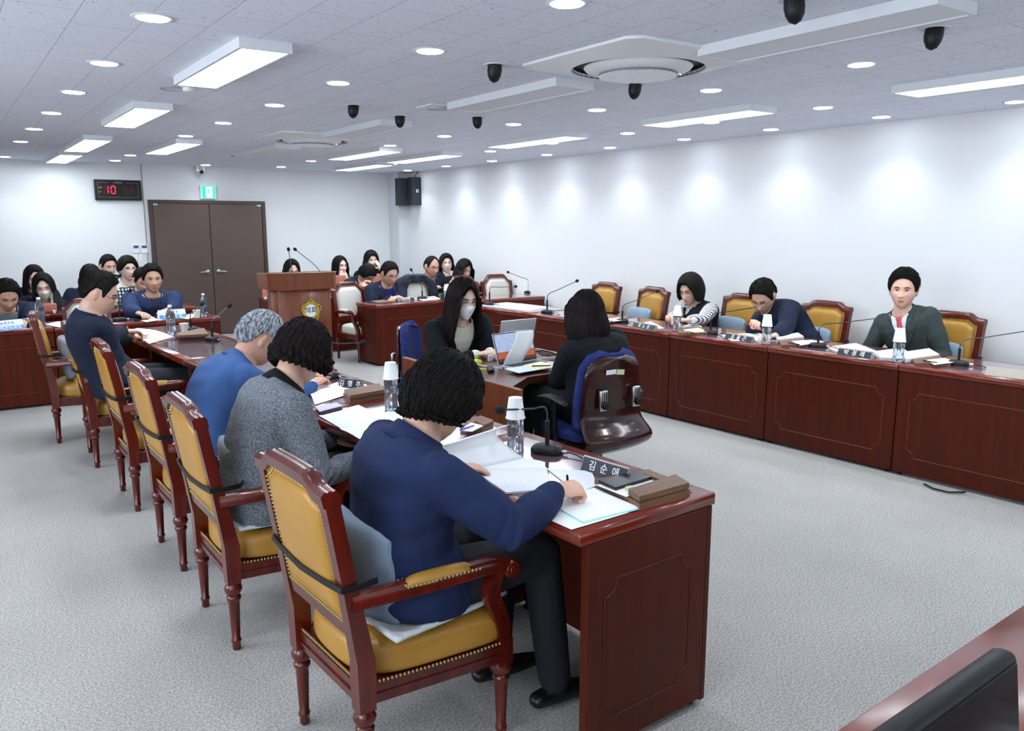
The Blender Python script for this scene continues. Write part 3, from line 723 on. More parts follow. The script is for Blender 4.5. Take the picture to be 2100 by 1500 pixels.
    # nailheads
    def studs(pts, r, gap):
        b = B(); 
        for p, q in zip(pts[:-1], pts[1:]):
            n = max(1, int((q - p).length / gap))
            for k in range(n): b.ell(p.lerp(q, k / n), (r, r, r), 5, 3)
        return b
    r, gap = .0050, .0120
    for sg in (-1, 1):
        ol = []
        w = hw - .047
        for i in range(8): ol.append((-w, .528 + (crest_z(w * 1.08, hw, kind) - .582) * i / 7))
        for i in range(17): x = -w + 2 * w * i / 16; ol.append((x, crest_z(x * 1.08, hw, kind) - .054))
        for i in range(8): ol.append((w, crest_z(w * 1.08, hw, kind) - .054 - (crest_z(w * 1.08, hw, kind) - .582) * i / 7))
        ol += [(w, .527), (-w, .527), (-w, .528)]
        obj('nailhead_trim', studs([lean((x, yb + sg * .0165, z)) for x, z in ol], r, gap), BRASS, t, sm=True)
    sr = [Vector((x, y, .341)) for x, y in [(-.216, yb - .004), (.216, yb - .004), (.243, -.05), (.258, .10), (.262, .19), (.243, .235), (.12, .250), (-.12, .250), (-.243, .235), (-.262, .19), (-.258, .10), (-.243, -.05), (-.216, yb - .004)]]
    obj('nailhead_trim', studs(sr, r, gap), BRASS, t, sm=True)
    # arms
    for s in (-1, 1):
        P = [Vector((s * .222, yb - .035, .600)), Vector((s * .245, yb + .09, .606)), Vector((s * .268, -.03, .612)), Vector((s * .275, .09, .615)), Vector((s * .275, .17, .612)), Vector((s * .275, .215, .595))]
        rings = []
        for i, p in enumerate(P):
            w = (.022, .024, .026, .026, .026, .022)[i]; hgt = (.022, .022, .022, .022, .022, .018)[i]
            rings.append([p + Vector((dx * w, 0, dz * hgt)) for dx, dz in ((-1, -.9), (-.6, -1.2), (.6, -1.2), (1, -.9), (1, .4), (.7, .9), (0, 1), (-.7, .9), (-1, .4))])
        b = B(True); b.grid(rings)
        # scrolled end
        b.lathe([(.001, -.027), (.024, -.026), (.028, -.018), (.028, .018), (.024, .026), (.001, .027)], 18, Matrix.Translation((s * .275, .215, .585)) @ Matrix.Rotation(math.pi/2, 4, 'Y'))
        b.lathe([(.001, .030), (.012, .030), (.014, .026), (.014, -.026), (.012, -.030), (.001, -.030)], 14, Matrix.Translation((s * .275, .215, .585)) @ Matrix.Rotation(math.pi/2, 4, 'Y'))
        a = obj('armrest', b, WOOD_CHAIR, t)
        b = B(True); S = bez((s * .272, .185, .59), (s * .262, .10, .50), (s * .238, .23, .46), (s * .237, .215, .33), 10)
        rings = []
        for i, p in enumerate(S):
            w = .021 + .004 * math.sin(i / 10 * math.pi); rings.append([p + Vector((dx * .019, dy * w, 0)) for dx, dy in ((-1, -1), (0, -1.2), (1, -1), (1, 1), (0, 1.2), (-1, 1))])
        b.grid(rings); obj('arm_support', b, WOOD_CHAIR, t)
        # padded section
        b = B(True); rings = []
        for i in range(9):
            v = i / 8; yy = -.135 + .225 * v; k = (1 - abs(2 * v - 1) ** 4) ** .5; cx = s * (.256 + .02 * v)
            rings.append([Vector((cx + math.cos(q) * .027 * (.55 + .45 * k), yy, .622 + (.006 + .022 * k) * max(0, math.sin(q)) - .004)) for q in [math.pi * m / 7 for m in range(8)]] + [Vector((cx, yy, .612))])
        b.grid(rings); obj('arm_pad', b, LEA, a)
        pts = [Vector((s * (.256 + .02 * v) + s2 * .0275, -.135 + .225 * v, .624)) for s2 in (1,) for v in [k / 6 for k in range(7)]]
        pts2 = [Vector((s * (.256 + .02 * v) - .0275, -.135 + .225 * v, .624)) for v in [k / 6 for k in range(7)]]
        obj('arm_nailheads', studs(pts + pts2[::-1] + pts[:1], r * .9, gap), BRASS, a, sm=True)
    return t
GC = 'mustard leather armchairs'
def rzf(dx, dy): return math.atan2(dy, dx) - math.pi / 2     # local +y towards (dx, dy)
gold = make_armchair('gold', '')
RL = rzf(1, -.045)
def seat_of_rear(x, y, rz, back=.245):  # origin from the midpoint of the rear legs
    return Vector((x - math.sin(rz) * back * 1 , y + math.cos(rz) * back, 0))
chairsL = []
used = False
for (x, y, lb, drz) in [(.84, 2.14, 'mustard leather armchair nearest the camera under the woman in the navy jacket', .09),
        (.79, 3.17, 'mustard leather armchair of the woman in the grey tweed coat', .05), (.80, 4.03, 'mustard leather armchair behind the grey haired man in the blue suit', .06),
        (.79, 5.02, 'empty mustard leather armchair between the blue suited man and the writing man', .05), (.75, 6.07, 'mustard leather armchair behind the man in the dark navy suit', 0),
        (.63, 6.91, 'mustard leather armchair farthest along the left row', -.05)]:
    rz = RL + drz; c = place(gold, used, seat_of_rear(x, y, rz), rz, lb, GC); used = True; chairsL.append(c)
RR = rzf(-1, .045)
for (x, y, lb, drz) in [(5.98, 6.80, 'empty mustard leather armchair at the far end of the right row', .0), (5.93, 6.02, 'empty mustard leather armchair left of the woman in the dark vest', -.08),
        (6.02, 4.94, 'mustard leather armchair of the woman in the dark vest', .0), (6.0, 4.06, 'mustard leather armchair behind the man in navy with the red pen', .0), (6.02, 3.02, 'mustard leather armchair of the man in the grey green suit', .0)]:
    rz = RR + drz; place(gold, True, seat_of_rear(x, y, rz), rz, lb, GC)
cream = make_armchair('cream', '')
used = False
for (x, y, lb, drz) in [(4.05, 9.16, 'cream leather armchair with dark frame under the man at the witness desk', .2), (4.85, 8.98, 'cream leather armchair with a dark coat draped over its back', 0),
        (5.50, 8.86, 'cream leather armchair partly hidden by the masked woman', .05), (6.02, 8.86, 'cream leather armchair farthest right beside the white wall', 0),
        (1.17, 9.02, 'cream leather armchair behind the writing man on the left', -.1), (1.76, 9.04, 'cream leather armchair of the man in the blue blazer', 0), (.35, 9.0, 'cream leather armchair of the man with the left tent card', 0)]:
    rz = rzf(0, -1) + drz; place(cream, used, seat_of_rear(x, y, rz), rz, lb, 'cream leather armchairs', scale=.92 if x < 2 else (.96 if x < 4.5 else 1)); used = True

# lumbar cushions strapped to the armchairs
def make_lumbar(m, label):
    t = thing('lumbar_cushion', label, 'cushion')
    b = B(True); rings = []
    n = 12
    for i in range(n + 1):
        u = -1 + 2 * i / n; x = u * .19; e = max(.35, (1 - abs(u) ** 6) ** .5 if abs(u) < 1 else .35)
        r = []
        for k in range(20):
            a = 2 * math.pi * k / 20; c, s_ = math.cos(a), math.sin(a)
            py = (abs(c) ** .7) * (1 if c > 0 else -1) * (.060 if c > 0 else .03); pz = (abs(s_) ** .6) * (1 if s_ > 0 else -1) * .155 * (.72 + .28 * e)
            r.append(Vector((x, py * e + .03 * u * u + .045 - .10 * (pz / .155) * .17, pz)))
        rings.append(r)
    b.grid(rings); obj('foam_pad', b, m, t)
    b = B(); zz = .048; pts = [(-.17, .03), (-.232, .0), (-.243, -.06), (-.238, -.108), (-.15, -.113), (0, -.120), (.15, -.113), (.238, -.108), (.243, -.06), (.232, 0), (.17, .03)]
    b.grid([[Vector((x, y, zz - .009 - .012 * (1 - (x / .25) ** 2))), Vector((x * 1.012, y * 1.03 - .0015, zz - .009 - .012 * (1 - (x / .25) ** 2))), Vector((x * 1.012, y * 1.03 - .0015, zz + .009 - .012 * (1 - (x / .25) ** 2))), Vector((x, y, zz + .009 - .012 * (1 - (x / .25) ** 2)))] for x, y in pts])
    obj('black_strap', b, BLACK, t, sm=True)
    return t
lum = make_lumbar(CLOTH_CUSH, '')
def on_chair(c, off):   # point in the chair's frame
    r = Matrix.Rotation(c.rotation_euler.z, 4, 'Z'); return Vector(c.location) + r @ Vector(off)
used = False
for k, (ci, lb) in enumerate([(0, 'light blue grey lumbar cushion behind the woman in the navy jacket'), (1, 'light blue grey lumbar cushion behind the woman in the grey tweed coat')]):
    c = chairsL[ci]; place(lum, used, on_chair(c, (0, -.20, .60)), c.rotation_euler.z, lb, 'light blue grey lumbar cushions'); used = True
used2 = False
goldR = [o for o in COL.objects if o.get('group') == GC and o.location.x > 5]
for o, lb in zip(goldR, ['light lumbar cushion on the empty armchair at the far end of the right row', 'light lumbar cushion on the empty armchair left of the woman in the vest', 'light blue lumbar cushion beside the woman in the dark vest',
                         'light blue lumbar cushion beside the man with the red pen', 'lumbar cushion behind the man in the grey green suit']):
    place(lum, True, on_chair(o, (0, -.205, .60)), o.rotation_euler.z, lb, 'light blue grey lumbar cushions')
lum2 = make_lumbar(CLOTH_CUSH2, '')
for ci, lb in ((2, 'grey lumbar cushion behind the blue suited man'), (3, 'slate grey lumbar cushion on the empty armchair in the left row'), (4, 'slate grey lumbar cushion behind the man in the dark navy suit'), (5, 'slate grey lumbar cushion on the farthest left armchair')):
    c = chairsL[ci]; place(lum2, used2, on_chair(c, (0, -.205, .61)), c.rotation_euler.z, lb, 'slate grey lumbar cushions'); used2 = True
# quilted seat pads
def make_pad():
    b = B(True); n = 22; rows_ = []
    top, bot = [], []
    def hz(u, v):
        e = max(abs(u), abs(v)); edge = max(0, e - .8) / .2
        return .012 + .004 * math.sin(u * 22) * math.sin(v * 22) + edge * (.018 * math.sin(u * 5 + 1.3) * math.cos(v * 4) + .012)
    for j in range(n + 1):
        v = -1 + 2 * j / n
        top.append([Vector((x_ * .215, v * .21 + .01 * math.sin(x_ * 6), .452 + hz(x_, v))) for x_ in [-1 + 2 * i / n for i in range(n + 1)]])
    b.grid(top, closed_u=False); return b
padm = pad0 = None
for ci, (offx, offy, rz_, lb) in {0: (.03, .02, .12, 'white quilted seat pad under the woman in the navy jacket'), 1: (.02, .02, -.08, 'white quilted seat pad under the woman in the grey tweed coat'), 4: (.0, .0, .3, 'cream seat pad sticking out behind the man in the dark navy suit')}.items():
    c = chairsL[ci]; o = obj('seat_pad', make_pad(), QUILT, loc=on_chair(c, (offx, offy, 0))); o.rotation_euler.z = c.rotation_euler.z + rz_
    md = o.modifiers.new('s', 'SOLIDIFY'); md.thickness = .012
    tag(o, lb, 'seat pad', 'quilted seat pads')
# dark coat draped over the cream chair
b = B(True); rows_ = []
for i in range(25):
    u = -1 + i / 12; 
    r = []
    for k in range(15):
        v = -1 + k / 7; x = u * (.27 + .03 * abs(v)); drop = abs(v) ** 1.3 * (.30 if v < 0 else .10 + .26 * min(1, max(0, abs(u) - .45) / .25)) + .05 * abs(u) ** 3
        r.append(Vector((x + .01 * math.sin(v * 9 + u * 5), (.07 if v > 0 else -.09) * (1 - (1 - min(1, abs(v) * 3)) ** 2) * (1 if v else 0) - .06 + .02 * math.sin(u * 13 + v * 2), .985 - drop - .05 * (abs(u) ** 4))))
    rows_.append(r)
b.grid(rows_, closed_u=False)
cc = [o for o in COL.objects if o.get('label', '').endswith('coat draped over its back')][0]
o = obj('draped_coat', b, mat('dark coat cloth', '1c2330', rough=.9, bump=(90, .3)), loc=on_chair(cc, (0, -.245 + .02, 0))); o.rotation_euler.z = cc.rotation_euler.z
md = o.modifiers.new('s', 'SOLIDIFY'); md.thickness = .016
tag(o, 'dark navy coat draped over the back of a cream chair', 'coat')

# ------------------------------------------------------------------ secretaries' table and office chairs
TZ = .70
ct = thing('stenographer_table', 'low wooden table between the two young women, with a tall side panel', 'table', (2.52, 4.15, 0))
WB = M_wood('brown table wood', '5a2e1c', '4c2415', stretch=(1.5, 10, 10), rough=.35, coat=.3)
obj('side_panel', B().rbox((-.03, -.67, .02), (0, .68, TZ + .02), .004, 1), M_wood('brown side panel wood', '7a3f22', '6a341b', stretch=(10, 10, 1.2), rough=.4), ct)
b = B(); ol = [(0, -.53), (.30, -.30), (.95, -.28), (.95, .62), (0, .62)]; b.prism(ol, TZ - .04, TZ - .002); obj('worktop', b, WB, ct, bevel=.003)
b = B(); b.rbox((.92, -.25, .02), (.95, .60, TZ - .04), .003, 1); obj('end_panel', b, WB, ct)
b = B(); b.rbox((.0, .16, .10), (.92, .19, TZ - .05), .003, 1); obj('modesty_board', b, WB, ct)
b = B(); b.box((0, .02, .30), (.92, .16, .32)); obj('drawer_shelf', b, WB, ct)
tr = B(); 
for p in (((.58, .10, 0), (.95, .12, .018)), ((.58, .48, 0), (.95, .50, .018)), ((.58, .10, 0), (.60, .50, .018)), ((.93, .10, 0), (.95, .50, .018))): tr.box(*[tuple(c) for c in p])
obj('cable_well_rim', tr, mat('light wood rim', 'b9aaa0', rough=.4), ct, loc=(0, 0, TZ))
def make_office(label):
    t = thing('office_chair', label, 'office chair')
    # bent plywood back shell, lower part bulging out
    def shell(off, sc=1.0, z0=.30, z1=.86):
        b = B(True); rows_ = []; nz, nx = 26, 18
        for j in range(nz + 1):
            v = j / nz; z = z0 + (z1 - z0) * v
            yb = -.225 - .09 * math.exp(-((z - .385) / .07) ** 2) - .06 * max(0, (z - .55)) + .05 * math.exp(-((z - .28) / .035) ** 2)
            w = .228 + .02 * math.exp(-((z - .40) / .07) ** 2) - .040 * v ** 1.5
            corner = max(0, (v - .80) / .20); w = w - .10 * (1 - math.sqrt(max(0, 1 - corner ** 2)))
            cb = max(0, (.07 - v) / .07); w -= .03 * (1 - math.sqrt(max(0, 1 - cb ** 2)))
            rows_.append([Vector((x * w * sc, yb + .045 * (x * x) + off, z)) for x in [-1 + 2 * i / nx for i in range(nx + 1)]])
        b.grid(rows_, closed_u=False); return b
    PLY = mat('dark plywood back', '3c1512', rough=.22, noise=(4, .4, '240d0c'), coat=.45, spec=.3, stretch=(1, 1, 6))
    o = obj('plywood_back', shell(0), PLY, t); md = o.modifiers.new('s', 'SOLIDIFY'); md.thickness = .012; md.offset = 0
    o2 = obj('back_cushion', shell(.05, 1.03, .44, .875), BLUE_FAB, t); md = o2.modifiers.new('s', 'SOLIDIFY'); md.thickness = .05; md.offset = 0
    md = o2.modifiers.new('b', 'BEVEL'); md.width = .015; md.segments = 2
    for x in (-.11, .13):
        b = B().rbox((x - .028, -.262, .56), (x + .028, -.240, .68), .006, 2)
        pl_ = obj('height_plate', b, STEEL, o, sm=True)
        b = B()
        for q in (-.014, 0, .014): b.rbox((x + q - .003, -.264, .595), (x + q + .003, -.2615, .67), .0015, 1)
        obj('plate_slots', b, BLACK, pl_)
        obj('adjusting_knob', B(True).lathe([(.022, 0), (.024, .006), (.022, .022), (.012, .026), (.001, .026)], 14, Matrix.Translation((x, -.262, .595)) @ Matrix.Rotation(math.pi/2, 4, 'X')), BLACK, pl_)
    b = B(True); rings = []
    for sc, z in ((.85, .36), (1, .375), (1.02, .40), (1.0, .43), (.9, .445), (.6, .45), (.02, .45)):
        rings.append([Vector((.245 * sc * (abs(math.cos(a)) ** .6) * (1 if math.cos(a) > 0 else -1), .225 * sc * (abs(math.sin(a)) ** .6) * (1 if math.sin(a) > 0 else -1) + .02, z)) for a in [2 * math.pi * k / 28 for k in range(28)]])
    b.grid(rings); obj('seat_cushion', b, BLUE_FAB, t)
    b = B(True); b.lathe([(.03, .10), (.03, .22), (.022, .22), (.022, .34), (.05, .345), (.05, .36)], 14); obj('gas_column', b, BLACK, t)
    obj('mechanism', B().rbox((-.09, -.16, .29), (.09, .10, .36), .02, 2), BLACK, t, sm=True)
    for k in range(5):
        a = 2 * math.pi * k / 5 + .55; c, s_ = math.cos(a), math.sin(a)
        lg = obj('base_leg', B(True).tube([(.02 * c, .02 * s_, .115), (.16 * c, .16 * s_, .095), (.27 * c, .27 * s_, .065)], [.024, .018, .012], 8), BLACK, t)
        obj('caster', B(True).lathe([(.001, -.02), (.022, -.02), (.027, -.012), (.027, .012), (.022, .02), (.001, .02)], 14, Matrix.Translation((.275 * c, .275 * s_, .028)) @ Matrix.Rotation(a, 4, 'Z') @ Matrix.Rotation(math.pi/2, 4, 'X')), BLACK, lg)
    for s in (-1, 1):
        b = B(True); b.tube([(s * .18, 0, .35), (s * .27, -.01, .355), (s * .285, -.02, .45), (s * .285, -.02, .60)], [.02, .02, .022, .02], 8, sx=1.0)
        ar = obj('arm_bracket', b, BLACK, t)
        b = B(True); rings = []
        for i in range(9):
            v = i / 8; e = (1 - abs(2 * v - 1) ** 3) ** .5; rings.append([Vector((s * (.285 - .01 * math.sin(v * 3)) + .042 * (.5 + .5 * e) * math.cos(a), -.13 + .25 * v, .618 + .013 * math.sin(a) - .02 * (2 * v - 1) ** 2)) for a in [2 * math.pi * k / 10 for k in range(10)]])
        b.grid(rings); obj('arm_pad', b, mat('arm pad rubber', '262a31', rough=.6), ar)
    return t
OC = make_office('')
chB = place(OC, False, (3.10, 3.60, 0), 0, 'swivel chair with a dark plywood back and taped labels, under the long haired woman', 'plywood backed office chairs')
chB.rotation_euler.z = -.04
chM = place(OC, True, (2.90, 5.16, 0), 0, 'blue cushioned plywood swivel chair behind the masked woman', 'plywood backed office chairs')
chM.rotation_euler.z = rzf(.75, -.70)
for (x0, x1, z0, z1, m_, rot, nm) in ((-.09, -.02, .765, .792, CAP_W, 0, 'white_label'), (-.015, .04, .758, .788, mat('pale green tape', 'cfdcae', rough=.7), .12, 'green_label')):
    b = B().box((-(x1 - x0) / 2, -.0008, -(z1 - z0) / 2), ((x1 - x0) / 2, .0008, (z1 - z0) / 2))
    o = obj(nm, b, m_, chB, loc=((x0 + x1) / 2, -.2505, (z0 + z1) / 2)); o.rotation_euler = (0.06, rot, 0)
# ------------------------------------------------------------------ people
def nrm(v): return v / (np.linalg.norm(v) + 1e-12)
def V3(*a): return np.array(a, float)
def head_pts(d):
    """unit directions (n,3) in head space (x right, y face, z up) -> surface points in metres"""
    x, y, z = d[:, 0], d[:, 1], d[:, 2]
    p = np.stack([x * .080, y * .097, z * .118], 1)
    lo = np.clip(-z, 0, 1)
    p[:, 0] *= 1 - .30 * lo ** 1.6
    p[:, 1] += .040 * lo ** 2 * (1 - .3 * lo) + np.where(y > 0, .008 * lo, 0)
    p[:, 1] = np.where(y < 0, p[:, 1] * (1.04 - .1 * lo), p[:, 1])
    X, Z = p[:, 0], p[:, 2]; fr = (y > 0.1).astype(float) * np.clip((y - .1) * 4, 0, 1)
    g = lambda cx, sx, cz, sz: np.exp(-((X - cx) / sx) ** 2 - ((Z - cz) / sz) ** 2)
    ridge = np.clip((.020 - Z) / .055, 0, 1) * (Z > -.040) * 1.0
    tail = np.where(Z < -.034, np.exp(-((Z + .034) / .006) ** 2), 1.0)
    rz = np.clip((.022 - Z) / .056, 0, 1)
    dy = .022 * np.exp(-(X / (.010 + .006 * rz)) ** 2) * rz ** 1.3 * tail * (Z < .022)
    dy += .006 * (g(.013, .007, -.034, .008) + g(-.013, .007, -.034, .008))
    dy -= .009 * (g(.032, .017, .006, .012) + g(-.032, .017, .006, .012))
    dy += .005 * np.exp(-((Z - .030) / .010) ** 2) * np.exp(-(X / .055) ** 2)
    dy += .005 * (g(.040, .02, -.022, .02) + g(-.040, .02, -.022, .02))
    dy += .007 * np.exp(-(X / .026) ** 2) * np.exp(-((Z + .062) / .013) ** 2)
    dy -= .003 * np.exp(-(X / .022) ** 2) * np.exp(-((Z + .0625) / .003) ** 2)
    dy += .007 * np.exp(-(X / .020) ** 2) * np.exp(-((Z + .098) / .014) ** 2)
    p[:, 1] += dy * fr
    return p
def head_surf(x, z):
    """front surface depth y at head-space x, z"""
    a = np.clip(z / .118, -.98, .98); b = np.clip(x / .077 / max(.25, math.sqrt(1 - a * a)), -.98, .98)
    for _ in range(3):
        yy = math.sqrt(max(.02, 1 - a * a - (b * math.sqrt(1 - a * a)) ** 2)); d = np.array([[b * math.sqrt(1 - a * a), yy, a]]); d /= np.linalg.norm(d); q = head_pts(d)[0]
        a = np.clip(a + (z - q[2]) / .118, -.98, .98); b = np.clip(b + (x - q[0]) / .06, -.98, .98)
    return q[1]

class Soup:
    """closed pieces in numpy, merged by a voxel remesh into one continuous surface"""
    def __init__(s): s.v = []; s.f = []; s.n = 0
    def grid(s, rings):
        rings = [np.asarray(r, float) for r in rings]; m = len(rings[0]); k = len(rings); o = s.n
        s.v += rings; s.n += m * k
        for a in range(k - 1):
            for i in range(m):
                j = (i + 1) % m; s.f.append((o + a * m + i, o + a * m + j, o + (a + 1) * m + j, o + (a + 1) * m + i))
        s.f.append(tuple(o + i for i in reversed(range(m)))); s.f.append(tuple(o + (k - 1) * m + i for i in range(m)))
    def tube(s, pts, rad, m=12, flat=1.0, up=None):
        pts = [np.asarray(p, float) for p in pts]; prev = None; R = []
        for i, p in enumerate(pts):
            t = nrm(pts[min(i + 1, len(pts) - 1)] - pts[max(i - 1, 0)])
            a = prev if prev is not None else (np.asarray(up, float) if up is not None else (V3(0, 0, 1) if abs(t[2]) < .9 else V3(1, 0, 0)))
            u = a - t * a.dot(t); u = nrm(u) if np.linalg.norm(u) > 1e-6 else nrm(np.cross(t, V3(.3, .5, .8))); prev = u; w = np.cross(t, u)
            r = rad[i] if isinstance(rad, (list, tuple)) else rad
            R.append([p + (u * math.cos(q) * flat + w * math.sin(q)) * r for q in [2 * math.pi * k / m for k in range(m)]])
        # rounded ends
        def cap(c, ring, d, r):
            out = []
            for f, e in ((.8, .6), (.4, .92), (.05, 1.0)): out.append([c + (np.asarray(q) - c) * f + d * r * e for q in ring])
            return out
        d0 = nrm(pts[0] - pts[1]); d1 = nrm(pts[-1] - pts[-2])
        r0 = rad[0] if isinstance(rad, (list, tuple)) else rad; r1 = rad[-1] if isinstance(rad, (list, tuple)) else rad
        s.grid(cap(pts[0], R[0], d0, r0 * flat)[::-1] + R + cap(pts[-1], R[-1], d1, r1 * flat))
    def ell(s, c, rad, M=None, m=14, k=9):
        R = []
        for i in range(k + 1):
            a = math.pi * (i + .05) / (k + .1); ring = []
            for j in range(m):
                q = 2 * math.pi * j / m; v = V3(rad[0] * math.sin(a) * math.cos(q), rad[1] * math.sin(a) * math.sin(q), -rad[2] * math.cos(a))
                ring.append(np.asarray(c) + (M @ v if M is not None else v))
            R.append(ring)
        s.grid(R)
    def raw(s, name='soup'):
        me = bpy.data.meshes.new(name); me.from_pydata([tuple(p) for r in s.v for p in r], [], s.f); return me
    def fuse(s, name, voxel, smooth_it=4, fac=.5):
        me = s.raw(name); o = bpy.data.objects.new(name, me); COL.objects.link(o)
        bm = bmesh.new(); bm.from_mesh(me); bmesh.ops.recalc_face_normals(bm, faces=bm.faces); bm.to_mesh(me); bm.free()
        md = o.modifiers.new('r', 'REMESH'); md.mode = 'VOXEL'; md.voxel_size = voxel; md.use_smooth_shade = True
        md = o.modifiers.new('s', 'SMOOTH'); md.iterations = smooth_it; md.factor = fac
        dg = bpy.context.evaluated_depsgraph_get(); res = bpy.data.meshes.new_from_object(o.evaluated_get(dg))
        bpy.data.objects.remove(o); bpy.data.meshes.remove(me); smooth(res); return res
def get_co(me):
    a = np.empty(len(me.vertices) * 3, np.float32); me.vertices.foreach_get('co', a); return a.reshape(-1, 3).astype(float)
def get_no(me):
    a = np.empty(len(me.vertices) * 3, np.float32); me.vertex_normals.foreach_get('vector', a); return a.reshape(-1, 3).astype(float)
def set_co(me, a): me.vertices.foreach_set('co', a.astype(np.float32).ravel()); me.update()
def folds(p, amp, seed=0):
    r = np.random.RandomState(seed); o = np.zeros(len(p))
    for i in range(4):
        k = r.normal(0, 1, 3); k[2] *= 1.6; k = nrm(k) * (28 + 22 * i); k2 = nrm(r.normal(0, 1, 3)) * 17
        o += np.sin(p @ k + 1.8 * np.sin(p @ k2 + i)) * (1, .6, .4, .25)[i]
    return o[:, None] * amp * .45

def hand(S, W, d, up, side, curl, sc=1.0, grip=False):
    """palm + five fingers. W wrist, d pointing direction, up back-of-hand normal, side +1 right hand / -1 left"""
    d = nrm(d); up = nrm(up - d * up.dot(d)); lat = np.cross(d, up) * side  # lat: towards the little finger for a right hand palm-down
    lat = -lat
    M = np.stack([lat, d, up], 1)   # x = towards thumb side
    P = lambda x, y, z: W + M @ (V3(x, y, z) * sc)
    S.tube([P(0, -.02, 0), P(.0, .015, 0), P(.002, .05, 0), P(0, .088, -.002)], [.026 * sc, .031 * sc, .040 * sc, .039 * sc], 12, .42, up)
    Ls = [(.030, .066), (.010, .074), (-.011, .068), (-.031, .054)]
    for i, (x, L) in enumerate(Ls):
        c = curl * (1 + .12 * i); a = 0; p = P(x, .088, 0); pts = [P(x * .9, .07, 0), p]; fan = x * .8
        for k, fr in enumerate((.45, .32, .23)):
            a += c * (0.75, 1.0, .8)[k]; dd = V3(fan * (1 - k * .3), math.cos(a), -math.sin(a)); p = p + M @ (nrm(dd) * L * fr * sc); pts.append(p)
        S.tube(pts, [.0095 * sc, .0098 * sc, .0085 * sc, .0078 * sc, .0065 * sc], 8)
    if grip: tp = [P(.022, .02, -.008), P(.042, .045, -.02), P(.045, .072, -.034), P(.034, .095, -.042)]
    else: tp = [P(.022, .02, -.006), P(.048, .045, -.012), P(.060, .070, -.016), P(.062, .092, -.022)]
    S.tube(tp, [.014 * sc, .0125 * sc, .0105 * sc, .008 * sc], 8)
    return P(.034, .085, -.045)

